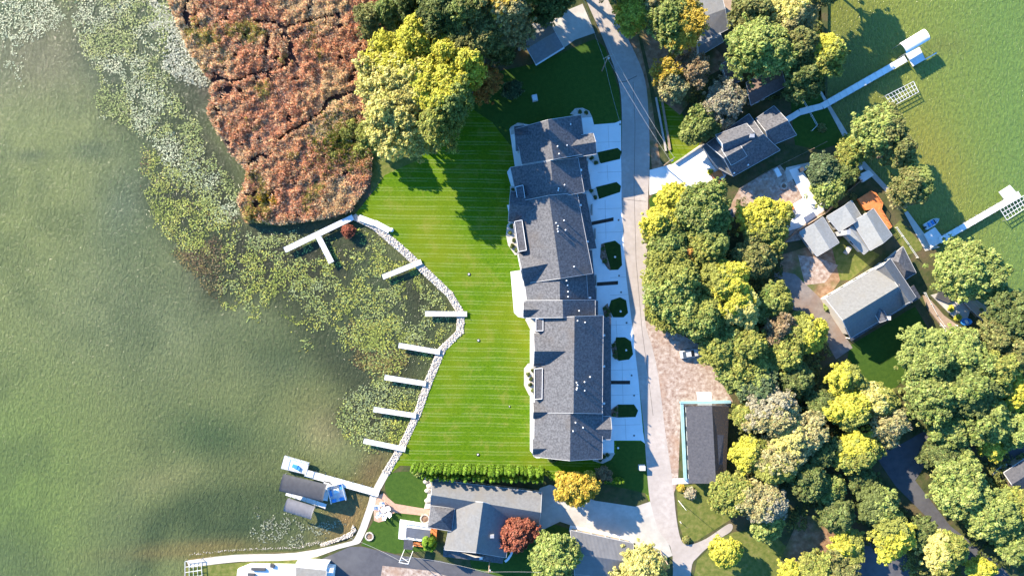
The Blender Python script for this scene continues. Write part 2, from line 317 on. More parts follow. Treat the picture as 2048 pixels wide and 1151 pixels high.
bed = MB(); bed.add([(-1500, -1500, -2), (1500, -1500, -2), (1500, 1500, -2), (-1500, 1500, -2)], [(0, 1, 2, 3)]); tag(bed.build('lake_bed', M['marsh']), kind='structure')

# ------------------------------------------------------------------ ground sheets
RIN = [(x+dx, y+dy) for (x, y), (dx, dy) in zip(RIP, [(10, -8), (11, -9), (11, -10), (11, -10), (12, -8), (15, -2), (15, 3), (15, 5), (15, 3), (14, 3), (13, 5), (12, 9)])]
lawn = RIN+[(800, 930), (850, 932), (1090, 950), (1200, 965), (1290, 985), (1300, 1006), (1296, 900), (1285, 800), (1270, 660), (1250, 520), (1240, 400), (1243, 250), (1238, 180), (1210, 95), (1190, 78), (1125, 105), (1060, 130), (960, 170), (880, 260), (840, 318), (770, 350), (745, 385)]
sheet('lawn', lawn, .03, M['lawn'])
sheet('north_lawn', [(890, 170), (960, 150), (1060, 130), (1125, 105), (1190, 78), (1210, 95), (1238, 180), (1243, 240), (1230, 262), (1020, 290), (985, 245), (940, 215)], .04, M['shade_grass'])  # stripeless darker lawn copy, tree shade painted into its colour
sheet('grass_verge', [(770, 350), (840, 318), (905, 230), (870, 190), (740, 240), (742, 385)], .02, M['rough_grass'])
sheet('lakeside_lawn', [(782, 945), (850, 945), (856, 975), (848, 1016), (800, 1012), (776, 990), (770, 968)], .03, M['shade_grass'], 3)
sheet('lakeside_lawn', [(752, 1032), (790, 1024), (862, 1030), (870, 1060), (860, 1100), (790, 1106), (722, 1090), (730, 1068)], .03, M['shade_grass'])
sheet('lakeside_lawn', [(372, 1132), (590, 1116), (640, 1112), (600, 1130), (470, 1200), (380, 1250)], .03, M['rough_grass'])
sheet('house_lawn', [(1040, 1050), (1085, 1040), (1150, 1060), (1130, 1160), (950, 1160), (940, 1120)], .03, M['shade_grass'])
sheet('roadside_lawn', [(1352, 970), (1430, 965), (1500, 1010), (1455, 1042), (1395, 1080), (1370, 1086), (1356, 1040)], .03, M['rough_grass'])
sheet('roadside_lawn', [(1386, 1160), (1394, 1120), (1440, 1075), (1470, 1062), (1540, 1060), (1640, 1160)], .03, M['rough_grass'])
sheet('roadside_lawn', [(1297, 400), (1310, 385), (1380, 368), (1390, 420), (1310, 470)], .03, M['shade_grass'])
sheet('side_lawn', [(1312, 190), (1345, 200), (1400, 280), (1390, 310), (1345, 335), (1335, 300), (1322, 220)], .03, M['lawn'])
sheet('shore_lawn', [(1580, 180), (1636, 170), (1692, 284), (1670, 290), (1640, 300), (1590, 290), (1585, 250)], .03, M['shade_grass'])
sheet('shore_lawn', [(1800, 440), (1846, 490), (1842, 500), (1815, 510), (1780, 460)], .03, M['rough_grass'])
sheet('yard_grass', [(1640, 520), (1690, 470), (1760, 510), (1700, 560), (1650, 560)], .03, M['rough_grass'])
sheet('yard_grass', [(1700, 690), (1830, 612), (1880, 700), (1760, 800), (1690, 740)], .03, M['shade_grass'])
sheet('forest_floor', [(1280, 60), (1400, 60), (1460, 130), (1420, 150), (1360, 230), (1310, 190)], .035, M['litter'])
sheet('forest_floor', [(1265, 900-880), (1300, 180), (1320, 320), (1330, 335), (1305, 350), (1296, 250), (1280, 150), (1240, 30)], .036, M['litter'])
sheet('forest_floor', [(1560, 510), (1660, 480), (1680, 560), (1640, 620), (1560, 600)], .036, M['litter'])
sheet('forest_floor', [(1600, 1030), (1690, 1030), (1720, 1100), (1640, 1160), (1560, 1120)], .036, M['litter'])
sheet('dirt_yard', [(1455, 420), (1480, 375), (1560, 330), (1610, 390), (1650, 420), (1600, 480), (1540, 490)], .045, M['gravel'])
sheet('dirt_yard', [(1596, 510), (1632, 514), (1676, 530), (1650, 565), (1610, 570)], .045, M['gravel'])
road_l = smooth_line([(1150, -60), (1172, 0), (1205, 75), (1233, 150), (1243, 210), (1243, 330), (1240, 400), (1247, 480), (1253, 560), (1263, 640), (1277, 760), (1288, 860), (1293, 930), (1300, 1000), (1318, 1060), (1345, 1110), (1340, 1250)], 4)
road_r = smooth_line([(1195, -60), (1216, 0), (1262, 90), (1290, 160), (1298, 250), (1299, 330), (1296, 400), (1295, 480), (1291, 560), (1290, 640), (1306, 700), (1318, 760), (1330, 860), (1345, 960), (1352, 1030), (1362, 1078), (1378, 1088), (1412, 1076), (1458, 1046), (1463, 1060), (1430, 1082), (1396, 1112), (1382, 1140), (1380, 1250)], 4)
sheet('road', road_l+road_r[::-1], .06, M['road'])
sheet('gravel_shoulder', [(1288, 640), (1340, 655), (1400, 690), (1440, 760), (1465, 800), (1465, 812), (1362, 814), (1356, 960), (1348, 985), (1330, 860), (1318, 760), (1306, 700)], .05, M['gravel'])
sheet('side_road', [(1080, 975), (1100, 968), (1190, 1000), (1270, 1012), (1300, 1002), (1325, 1050), (1345, 1110), (1300, 1125), (1270, 1085), (1150, 1052), (1120, 1042), (1050, 1075), (1040, 1060)], .055, M['old_concrete'])
sheet('asphalt_drive', [(640, 1118), (700, 1092), (725, 1092), (800, 1110), (880, 1120), (1030, 1160), (640, 1160)], .05, M['asphalt'])
sheet('parking_pad', [(765, 1130), (860, 1140), (940, 1165), (760, 1165)], .07, M['gravel'])
sheet('south_lawn', [(1200, 928), (1232, 906), (1232, 882), (1284, 882), (1291, 888), (1297, 990), (1290, 985), (1200, 965)], .04, M['shade_grass'])  # darker lawn copy again, shade painted in where the lawn lies shaded
sheet('driveway', [(1088, 40), (1165, 8), (1190, 66), (1150, 80), (1128, 96)], .05, M['old_concrete'])
sheet('driveway', [(1299, 340), (1345, 328), (1400, 290), (1425, 330), (1452, 350), (1440, 372), (1390, 372), (1340, 378), (1299, 390)], .065, M['concrete'])
sheet('driveway', [(1180, 250), (1230, 246), (1242, 241), (1243, 400), (1247, 480), (1253, 560), (1263, 640), (1277, 760), (1286, 862), (1290, 886), (1282, 880), (1228, 880), (1228, 905), (1205, 905), (1190, 660), (1165, 400), (1160, 300), (1163, 235), (1184, 234), (1188, 250)], .07, M['concrete'])
sheet('driveway', [(1548, 540), (1590, 548), (1650, 605), (1705, 695), (1672, 718), (1640, 665), (1600, 625), (1548, 600)], .05, M['shaded_drive'])
sheet('driveway', [(1730, 880), (1780, 900), (1850, 860), (1870, 900), (1830, 960), (1900, 1050), (2000, 1130), (2048, 1180), (2000, 1180), (1880, 1060), (1790, 970)], .05, M['asphalt'])
sheet('driveway', [(1660, 1110), (1720, 1080), (1810, 1100), (1830, 1180), (1700, 1180)], .05, M['asphalt'])
sheet('driveway', [(1990, 880), (2060, 860), (2060, 1040), (2020, 990)], .05, M['asphalt'])
sheet('driveway', [(1640, 330-10), (1576, 365), (1570, 345), (1572, 335)], .055, M['old_concrete'])
sheet('terrace', [(1578, 340), (1600, 332), (1640, 400), (1622, 412), (1610, 405)], .06, M['concrete'])
sheet('terrace', [(1570, 435), (1612, 398), (1650, 405), (1648, 420), (1600, 455), (1575, 462)], .062, M['concrete'])
sheet('terrace', [(1340-200, 1049), (1268, 1075), (1266, 1090), (1138, 1062)], .075, M['concrete'])
sheet('terrace', [(1393, 783), (1422, 783), (1424, 810), (1395, 810)], .075, M['concrete'])
sheet('terrace', [(1345, 956), (1380, 955), (1380, 966), (1345, 967)], .08, M['concrete'])
for pts in ([(1019, 258), (1026, 251), (1040, 247), (1062, 250), (1060, 335), (1030, 335)], [(1014, 344), (1020, 335), (1050, 335), (1050, 378), (1024, 378)], [(1014, 410), (1050, 405), (1050, 445), (1022, 445)], [(1033, 500), (1060, 500), (1060, 560), (1045, 560)],
            [(1021, 543), (1042, 540), (1060, 560), (1070, 640), (1036, 633), (1028, 625)], [(1060, 660), (1080, 650), (1080, 915), (1072, 915), (1060, 900)]):
    sheet('patio', pts, .07, M['concrete'])
W_ = smooth_line(WALK[:8], 3); nrm = []
inner = [(x+(13 if i < 14 else 6), y+(6 if i < 14 else 14)) for i, (x, y) in enumerate(W_)]
sheet('shore_walk', W_+inner[::-1], .08, M['walk'])
sheet('garden_path', [(752, 1000), (768, 985), (790, 1006), (862, 1018), (862, 1032), (790, 1024), (770, 1040), (748, 1040)], .06, M['brick_path'], 2)
sheet('shore_walk', [(1636, 180), (1640, 178), (1700, 275), (1724, 318), (1788, 388), (1783, 396), (1717, 326), (1690, 282)], .08, M['old_concrete'])
sheet('shore_walk', [(1808, 425), (1815, 422), (1862, 486), (1880, 494), (1850, 502)], .08, M['walk'])
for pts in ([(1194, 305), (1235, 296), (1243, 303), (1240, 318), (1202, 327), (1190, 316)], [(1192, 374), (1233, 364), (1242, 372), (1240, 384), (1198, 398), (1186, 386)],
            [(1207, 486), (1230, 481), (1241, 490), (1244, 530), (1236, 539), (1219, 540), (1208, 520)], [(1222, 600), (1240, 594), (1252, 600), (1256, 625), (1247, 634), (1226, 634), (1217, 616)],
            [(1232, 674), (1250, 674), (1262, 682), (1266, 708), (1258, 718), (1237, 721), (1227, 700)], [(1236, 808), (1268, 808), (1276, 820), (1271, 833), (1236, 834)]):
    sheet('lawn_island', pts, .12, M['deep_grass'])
for pts in ([(1178, 318), (1195, 306), (1200, 327), (1190, 331)], [(1178, 382), (1192, 375), (1198, 398), (1190, 400)], [(1202, 488), (1208, 486), (1212, 505), (1222, 540), (1216, 538), (1200, 515)],
            [(1205, 615), (1215, 606), (1224, 634), (1208, 632)], [(1222, 694), (1230, 680), (1234, 700), (1236, 720), (1226, 712)], [(1222, 818), (1236, 808), (1236, 834), (1222, 832)],
            [(1140, 228), (1150, 217), (1165, 216), (1178, 222), (1184, 234), (1163, 236)], [(1196, 905), (1230, 905), (1222, 918), (1205, 926), (1185, 920)],
            [(1020, 255), (1035, 246), (1048, 247), (1045, 262), (1022, 270)], [(1020, 372), (1035, 372), (1040, 402), (1022, 402)], [(1014, 450), (1020, 443), (1036, 443), (1040, 508), (1030, 510), (1016, 490), (1012, 470)],
            [(1048, 736), (1056, 726), (1072, 726), (1072, 792), (1058, 790), (1048, 770)], [(1050, 638), (1060, 635), (1072, 640), (1072, 664), (1062, 662)], [(848, 950), (870, 955), (864, 1016), (848, 1016), (856, 985)]):
    sheet('planting_bed', pts, .13, M['lightstone'] if pts[0][0] < 1200 else M['mulch'])
for a, b in (((1183, 447), (1227, 438)), ((1193, 568), (1236, 565)), ((1218, 764), (1260, 764)), ):
    sheet('grass_strip', [(a[0], a[1]-3.6), (b[0], b[1]-3.6), (b[0], b[1]+3.6), (a[0], a[1]+3.6)], .1, M['mulch_dark'])
def seam(name, pts, wpx, z, m):
    L_ = [Vector(p) for p in pts]; a = []; b = []
    for i, p in enumerate(L_):
        d = (L_[min(i+1, len(L_)-1)]-L_[max(i-1, 0)]).normalized(); nn = Vector((-d.y, d.x))*wpx/2
        a.append(tuple(p+nn)); b.append(tuple(p-nn))
    return sheet(name, a+b[::-1], z, m)
seam('road_joint', [(1266, 165), (1270, 250), (1268, 380), (1272, 520), (1284, 660), (1300, 780), (1306, 830)], .8, .066, M['crack'])
seam('road_joint', [(1236, 165), (1252, 163), (1274, 152)], 1.3, .067, M['crack'])
seam('road_joint', [(1243, 398), (1292, 403)], .8, .067, M['crack'])
for y in (285, 345, 418, 465, 555, 590, 650, 740, 790, 850): seam('slab_joint', [(1195 if y < 500 else 1220, y), (1241+(y-240)*.065, y-2)], .6, .077, M['old_concrete'])
for x, y0, y1 in ((1216, 250, 296), (1214, 330, 362), (1210, 400, 478), (1232, 640, 674), (1244, 722, 806), (1250, 836, 878)): seam('slab_joint', [(x, y0), (x+2, y1)], .6, .078, M['old_concrete'])

# ------------------------------------------------------------------ lily pads, reeds, riprap (nobody could count them)
rs = np.random.RandomState(11)
def scatter(poly, n):
    p = np.array(poly); lo = p.min(0); hi = p.max(0); x = rs.uniform(lo[0], hi[0], n); y = rs.uniform(lo[1], hi[1], n)
    k = inpoly(x, y, poly); return x[k], y[k]
LANDPX = land
padV = []; padC = []
def pads(poly, dens, cols, r=(.11, .19), thr=.42, sc=3.2, off=0):
    a = np.array(poly); area = abs(sum(a[i-1][0]*a[i][1]-a[i][0]*a[i-1][1] for i in range(len(a))))/2*S*S
    bb = (a[:, 0].max()-a[:, 0].min())*(a[:, 1].max()-a[:, 1].min())*S*S
    lo = a.min(0)-20; hi = a.max(0)+20; nt_ = int((hi-lo).prod()*S*S*dens*1.25); x = rs.uniform(lo[0], hi[0], nt_); y = rs.uniform(lo[1], hi[1], nt_)
    k = inpoly(x+44*(fb(x*S, y*S, 5, off+50)-.5)+rs.normal(0, 3.5, nt_), y+44*(fb(x*S, y*S, 5, off+60)-.5)+rs.normal(0, 3.5, nt_), poly); k &= ~inpoly(x, y, LANDPX); x, y = x[k], y[k]; nn = .55*fb(x*S, y*S, sc, off)+.45*fb(x*S, y*S, 1.3, off+3); k = nn+rs.uniform(-.06, .06, len(x)) > thr; x, y, nn = x[k], y[k], nn[k]; n = len(x)
    wx = (x-1024)*S; wy = (575.5-y)*S; R = rs.uniform(r[0], r[1], n); th = rs.uniform(0, 6.28, n)
    tx = rs.normal(0, .17, n); ty = rs.normal(0, .17, n); t = np.linspace(0, 2*np.pi, 7)[:-1]
    ang = th[:, None]+t[None]; ox = R[:, None]*np.cos(ang)*rs.uniform(.8, 1.15, (n, 6)); oy = R[:, None]*np.sin(ang)*rs.uniform(.8, 1.15, (n, 6)); oz = ox*tx[:, None]+oy*ty[:, None]
    v = np.stack([wx[:, None]+ox, wy[:, None]+oy, WZ+.09+rs.uniform(0, .05, n)[:, None]+oz], -1).reshape(-1, 3)
    cols = np.array(cols); ci = np.clip(((fb(x*S, y*S, 7, off+5)-.3)*2.2+rs.normal(0, .18, n))*len(cols), 0, len(cols)-1).astype(int)
    c = cols[ci]*rs.uniform(.45, 1.5, (n, 1)); padV.append(v); padC.append(np.repeat(c, 6, 0))
LG = [(.22, .26, .10), (.30, .33, .14), (.34, .35, .13), (.28, .31, .18)]; GR = [(.3, .32, .23), (.40, .42, .32), (.45, .45, .36)]
YG = [(.24, .27, .07), (.36, .37, .10), (.42, .39, .10), (.28, .33, .14)]; BRN = [(.13, .08, .05), (.12, .10, .05), (.2, .15, .06)]
pads([(0, -10), (125, -10), (120, 50), (60, 75), (0, 70)], 9, GR, thr=.40)
pads([(0, 70), (60, 75), (50, 110), (30, 170), (0, 120)], 6, GR, thr=.55)
pads([(135, -10), (330, -10), (345, 60), (330, 120), (360, 200), (410, 290), (470, 370), (500, 420), (450, 470), (400, 400), (330, 350), (290, 270), (205, 240), (200, 150), (135, 60)], 11, LG+GR, thr=.40, off=2)
pads([(300, -10), (360, 20), (380, 100), (420, 150), (400, 175), (370, 170), (330, 130), (325, 60), (290, 40)], 12, [(.34, .33, .30), (.42, .41, .38)], r=(.14, .24), thr=.40, off=3)
pads([(285, 290), (400, 380), (470, 440), (460, 500), (430, 480), (440, 590), (400, 560), (340, 480), (290, 400)], 10, YG+BRN, thr=.43, off=4)
pads([(360, 500), (440, 470), (445, 600), (410, 590)], 7, BRN, thr=.42, off=6)
pads([(460, 460), (600, 462), (700, 500), (640, 560), (560, 600), (560, 560), (520, 640), (440, 610), (440, 500)], 10, YG+LG, thr=.47, off=7)
pads([(640, 510), (700, 460), (745, 470), (860, 565), (900, 610), (900, 650), (870, 690), (830, 720), (760, 780), (700, 700), (640, 640), (560, 620), (600, 560)], 9.5, YG+LG, thr=.46, off=8)
pads([(560, 620), (640, 640), (700, 700), (640, 720), (600, 700), (590, 660)], 7, YG, thr=.55, off=9)
pads([(700, 640), (800, 640), (840, 700), (780, 760), (760, 745), (700, 740)], 10, YG+BRN, thr=.40, off=10)
pads([(720, 770), (780, 750), (840, 770), (815, 860), (780, 895), (740, 905), (690, 880), (672, 840)], 11, YG+LG, thr=.34, off=12)
pads([(500, 1020), (530, 1040), (640, 1045), (690, 1050), (600, 1085), (520, 1080)], 9, [(.3, .3, .26), (.22, .22, .18)], r=(.1, .2), thr=.5, off=13)
V = np.concatenate(padV); Cc = np.concatenate(padC)*np.array([.76, .80, .60])
tag(npmesh('lily_pads', V, np.arange(len(V)).reshape(-1, 6), M['pad'], col=Cc), 'green and yellow water lily pads floating along the lake shore', 'lily pads', kind='stuff')
print('pads', len(V)//6)
MARSH = [(335, -30), (760, -30), (770, 60), (730, 110), (720, 150), (742, 230), (745, 300), (742, 360), (700, 425), (640, 438), (560, 448), (495, 442), (478, 400), (500, 345), (455, 300), (420, 230), (425, 165), (385, 110), (345, 20)]
sheet('marsh_ground', MARSH, .02, M['marsh'])
x, y = scatter(MARSH, 88000)
paths = [[(430, 150), (470, 165), (510, 150), (570, 135), (585, 110), (575, 70), (560, 50), (510, 45)], [(585, 110), (600, 135)], [(720, 185), (660, 200), (640, 230), (575, 270), (560, 280)], [(500, 330), (520, 310), (540, 318)], [(385, 60), (372, 30), (380, 0)], [(420, 165), (440, 160)], [(560, 60), (680, 30)]]
keep = np.ones(len(x), bool)
for pa in paths:
    pa = smooth_line(pa, 4)
    for (ax, ay), (bx, by) in zip(pa[:-1], pa[1:]):
        dx, dy = bx-ax, by-ay; t = np.clip(((x-ax)*dx+(y-ay)*dy)/(dx*dx+dy*dy+1e-6), 0, 1); d = np.hypot(x-ax-t*dx, y-ay-t*dy)
        keep &= d+rs.uniform(-2, 2, len(x)) > 5
keep &= fb(x*S, y*S, 2.5, 4)+rs.uniform(-.08, .08, len(x)) > .33
keep &= vnoise(x*S, y*S, .8, 14)+rs.uniform(-.1, .1, len(x)) > .22
x, y = x[keep], y[keep]; n = len(x); wx = (x-1024)*S; wy = (575.5-y)*S
hh = (.35+1.9*fb(wx, wy, 1.5, 9))*rs.uniform(.75, 1.1, n)
base = np.array([(.80, .45, .27), (.90, .61, .38), (.58, .29, .17), (.95, .74, .47), (.82, .50, .30)])
c = base[rs.randint(0, 5, n)]; edge = fb(wx, wy, 9, 6)
k = rs.rand(n) < np.clip((edge-.42)*3, 0, .8); c[k] = np.array([.85, .68, .42])
k = rs.rand(n) < np.clip((fb(wx, wy, 7, 2)-.66)*6, 0, .8); c[k] = np.array([.52, .46, .14])
k = (rs.rand(n) < np.exp(-(((x-690)/50)**2+((y-285)/45)**2))*.9); c[k] = np.array([.30, .32, .06])
k = (rs.rand(n) < np.exp(-(((x-540)/14)**2+((y-400)/10)**2))*.9); c[k] = np.array([.65, .45, .05])
NB = 4; Vb = []; Cb = []
for j in range(NB):
    th = rs.uniform(0, 6.28, n); le = rs.uniform(.22, .5, n); wd = rs.uniform(.07, .14, n); ox = rs.normal(0, .12, n); oy = rs.normal(0, .12, n)
    dx, dy = np.cos(th)*le, np.sin(th)*le; qx, qy = -np.sin(th)*wd, np.cos(th)*wd; z1 = hh*rs.uniform(.75, 1.05, n)
    a = np.stack([wx+ox-qx*.5, wy+oy-qy*.5, z1*.25], -1); b = np.stack([wx+ox+qx*.5, wy+oy+qy*.5, z1*.25], -1)
    cc = np.stack([wx+ox+dx+qx, wy+oy+dy+qy, z1], -1); dd = np.stack([wx+ox+dx-qx, wy+oy+dy-qy, z1*.97], -1)
    Vb.append(np.stack([a, b, cc, dd], 1).reshape(-1, 3)); Cb.append(np.repeat(c*rs.uniform(.5, 1.4, (n, 1)), 4, 0))
Vb = np.concatenate(Vb); tag(npmesh('marsh_reeds', Vb, np.arange(len(Vb)).reshape(-1, 4), M['reed'], col=np.concatenate(Cb)), 'rust brown reeds and marsh grass on the point by the lake', 'reeds', kind='stuff')
print('reeds', n)
def rocks(name, label, poly, n, r, z, m=None, cols=None):
    x, y = scatter(poly, n); n = len(x); wx = (x-1024)*S; wy = (575.5-y)*S; R = rs.uniform(r[0], r[1], n)
    oct_ = np.array([(1, 0, 0), (0, 1, 0), (-1, 0, 0), (0, -1, 0), (.6, .6, .6), (-.6, .6, .7), (-.6, -.6, .6), (.6, -.6, .7)]); 
    V = oct_[None]*R[:, None, None]*rs.uniform(.65, 1.2, (n, 8, 3)); V[:, :, 0] += wx[:, None]; V[:, :, 1] += wy[:, None]; V[:, :, 2] += z
    F0 = np.array([(4, 5, 6, 7), (0, 1, 5, 4), (1, 2, 6, 5), (2, 3, 7, 6), (3, 0, 4, 7)]); F = (F0[None]+8*np.arange(n)[:, None, None]).reshape(-1, 4)
    return tag(npmesh(name, V.reshape(-1, 3), F, m or M['rock']), label, 'rocks', kind='stuff')
riprap_bed = RIP+RIN[::-1]
sheet('shore_gravel', riprap_bed, .045, M['lightstone'])
rocks('riprap', 'pale broken stone lining the curved lawn edge of the cove', riprap_bed, 34000, (.10, .24), .04)
wat = [(x-4, y+3) for x, y in RIP]
rocks('riprap', 'pale stones in the corner where the shore path bends', [(640, 1095), (690, 1078), (705, 1072), (712, 1060), (705, 1050), (700, 1064), (680, 1074), (640, 1088)], 2500, (.08, .22), -.45)
rocks('shore_stones', 'small stones in the shallows beside the lower shore path', [(376, 1112), (470, 1102), (600, 1098), (650, 1084), (640, 1080), (590, 1094), (470, 1099), (376, 1108)], 1600, (.06, .15), WZ-.02)

# ------------------------------------------------------------------ trees
PAL = {  # pairs of leaf colours
 'yellow': ((.52, .52, .07), (.70, .65, .10)), 'pale': ((.58, .54, .15), (.74, .68, .26)), 'yg': ((.25, .29, .065), (.42, .42, .10)),
 'green': ((.18, .24, .055), (.38, .43, .13)), 'bright': ((.26, .33, .08), (.44, .49, .15)), 'dark': ((.12, .16, .045), (.24, .28, .09)),
 'olive': ((.19, .21, .065), (.33, .32, .11)), 'tan': ((.37, .34, .14), (.52, .47, .23)), 'grey': ((.37, .34, .22), (.50, .46, .33)),
 'gold': ((.50, .36, .045), (.66, .50, .09)), 'red': ((.32, .10, .06), (.45, .17, .10)), 'orange': ((.48, .20, .06), (.50, .33, .08)),
 'brown': ((.28, .20, .11), (.40, .31, .17)), 'thuja': ((.20, .34, .03), (.30, .45, .05)), 'bluegreen': ((.11, .16, .07), (.20, .26, .12))}
def leafcloud(cen, rad, nl, size, colA, colB, rs, blend=None, aspect=1.0, up=.45):
    """cen (k,3) clump centres, rad (k) clump radii"""
    k = len(cen); idx = np.repeat(np.arange(k), nl); n = len(idx)
    d = rs.normal(0, 1, (n, 3)); d /= np.linalg.norm(d, axis=1)[:, None]; d[:, 2] = np.where(d[:, 2] < -.2, -d[:, 2]*.6, d[:, 2])
    pos = cen[idx]+d*(rad[idx]*rs.uniform(.55, 1.0, n)**.6)[:, None]*np.array([1, 1, .8])
    nr = d*.45+np.array([-.50, .42, up+.12])+rs.normal(0, .42, (n, 3))   # leaves turn to the light; nr /= np.linalg.norm(nr, axis=1)[:, None]
    a = np.cross(nr, rs.normal(0, 1, (n, 3))); a /= np.linalg.norm(a, axis=1)[:, None]; b = np.cross(nr, a)
    sz = rs.uniform(.6, 1.2, n)*size; a *= sz[:, None]*.5*aspect; b *= sz[:, None]*.5/aspect
    V = np.stack([pos-a*.9, pos-b, pos+a, pos+b*.85], 1).reshape(-1, 3)
    t = rs.rand(k) if blend is None else blend; c = np.array(colA)[None]*(1-t[:, None])+np.array(colB)[None]*t[:, None]
    c = c*rs.uniform(.72, 1.22, (k, 1)); c = c[idx]*rs.uniform(.55, 1.42, (n, 1))*(1+rs.normal(0, .08, (n, 3))*np.array([1, .4, .6])); c = np.clip(c, .01, .85); return V, np.repeat(c, 4, 0)
TREES = []
def tree(px, py, rpx, h, pal, label, pal2=None, side=0, bare=0, group=None, name='tree', cat='tree', ry=1.0, trunk='bark'):
    sd_ = int(px*7+py*13) % 99991; r = np.random.RandomState(sd_); rr = random.Random(sd_)
    zc = h*.62; c = P(px, py, zc); R = (1.13 if px < 1100 else 1.06)*rpx*S*(H-zc)/H
    root = empty(name, (c.x, c.y, 0), label, cat, group)
    # lobes
    nL = max(6, int(7+R*1.1)); lob = [np.array([0, 0, h*.68])]; lr = [R*.5]
    for i in range(nL):
        t = 2*math.pi*(i+rr.uniform(-.5, .5))/nL; q = rr.uniform(.35, .92); lob.append(np.array([math.cos(t)*q*R, math.sin(t)*q*R*ry, h*rr.uniform(.46, .74)])); lr.append(R*rr.uniform(.2, .40))
    for i in range(nL//2):
        t = rr.uniform(0, 6.28); q = rr.uniform(.1, .45); lob.append(np.array([math.cos(t)*q*R, math.sin(t)*q*R*ry, h*rr.uniform(.72, .86)])); lr.append(R*rr.uniform(.24, .36))
    cr = .38+.036*R; cen = []
    for L_, q in zip(lob, lr):
        m = int(6.5*(q/cr)**2*(.5 if bare else .8))+5; d = r.normal(0, 1, (m, 3)); d /= np.linalg.norm(d, axis=1)[:, None]; d[:, 2] = np.abs(d[:, 2])*1.1-.35
        cen.append(L_[None]+d*q*np.array([1, 1, .8])*r.uniform(.5, 1.28, (m, 1)))
    m = int(2.6*(R/cr)**2*(.5 if bare else 1)); ra = R*.93*np.sqrt(r.rand(m)); ta = r.uniform(0, 6.28, m); bump_ = fb(ra*np.cos(ta)+px, ra*np.sin(ta)*ry+py, 2.6, 5)-.5
    cen.append(np.stack([ra*np.cos(ta), ra*np.sin(ta)*ry, h*(.50+.30*np.sqrt(np.clip(1-(ra/R)**2, 0, 1))+.22*bump_)], -1))
    m = int(5*R); ra = R*r.uniform(.8, 1.04, m)*(1+.12*np.sin(3*np.linspace(0, 6.28, m)+px)); ta = r.uniform(0, 6.28, m)      # loose sprays past the outline
    cen.append(np.stack([ra*np.cos(ta), ra*np.sin(ta)*ry, h*r.uniform(.35, .66, m)], -1))
    cen = np.concatenate(cen); cen[:, 2] = np.clip(cen[:, 2], h*.25, h*1.02)
    keep = r.rand(len(cen)) > .1; cen = cen[keep]; rad = r.uniform(.6, 1.25, len(cen))*cr; NLV = 15 if bare else 25
    A, B = PAL[pal]; t = r.rand(len(cen))**1.2
    V, Cl = leafcloud(cen+np.array([c.x, c.y, 0]), rad, NLV, .40 if not bare else .36, A, B, r, blend=t, aspect=1.15 if not bare else 1.9)
    if pal2:                              # a second foliage colour on one side (angle) of the crown
        A2, B2 = PAL[pal2]; ux, uy = math.cos(side), math.sin(side); s_ = (cen[:, 0]*ux+cen[:, 1]*uy)/R+r.normal(0, .22, len(cen)) > .12
        nl = NLV; mk = np.repeat(s_, nl*4); cc = np.array(A2)*.5+np.array(B2)*.5; Cl[mk] = cc[None]*np.repeat(r.uniform(.7, 1.25, (int(s_.sum()*nl), 1)), 4, 0)
    npmesh('crown', V, np.arange(len(V)).reshape(-1, 4), M['leaf'], root, Cl)
    tb = MB(); tr = .10+.02*h; rt = Vector((c.x, c.y, 0)); tb.tube(rt, rt+Vector((rr.uniform(-.3, .3), rr.uniform(-.3, .3), h*.4)), tr, tr*.7, 8); f0 = Vector(tb.v[-1])
    top = rt+Vector((0, 0, h*.4)); tb.tube(top-Vector((0, 0, .4)), rt+Vector((0, 0, h*.78)), tr*.7, tr*.2, 6)
    for L_, q in list(zip(lob, lr))[1:]:
        st = rt+Vector((0, 0, h*rr.uniform(.28, .45))); en = rt+Vector((L_[0], L_[1], L_[2])); mid = (st+en)/2+Vector((0, 0, -h*.03)); tb.tube(st, mid, tr*.45, tr*.28, 5); tb.tube(mid, en, tr*.28, tr*.1, 5)
        if bare:
            for k in range(9):
                e2 = en+Vector((rr.uniform(-1, 1), rr.uniform(-1, 1), rr.uniform(-.2, .9)))*q; tb.tube(en+(mid-en)*rr.uniform(0, .5), e2, .07, .025, 3)
    tb.build('trunk', M['pale_bark' if bare else trunk], root); TREES.append(root); return root
PI = math.pi
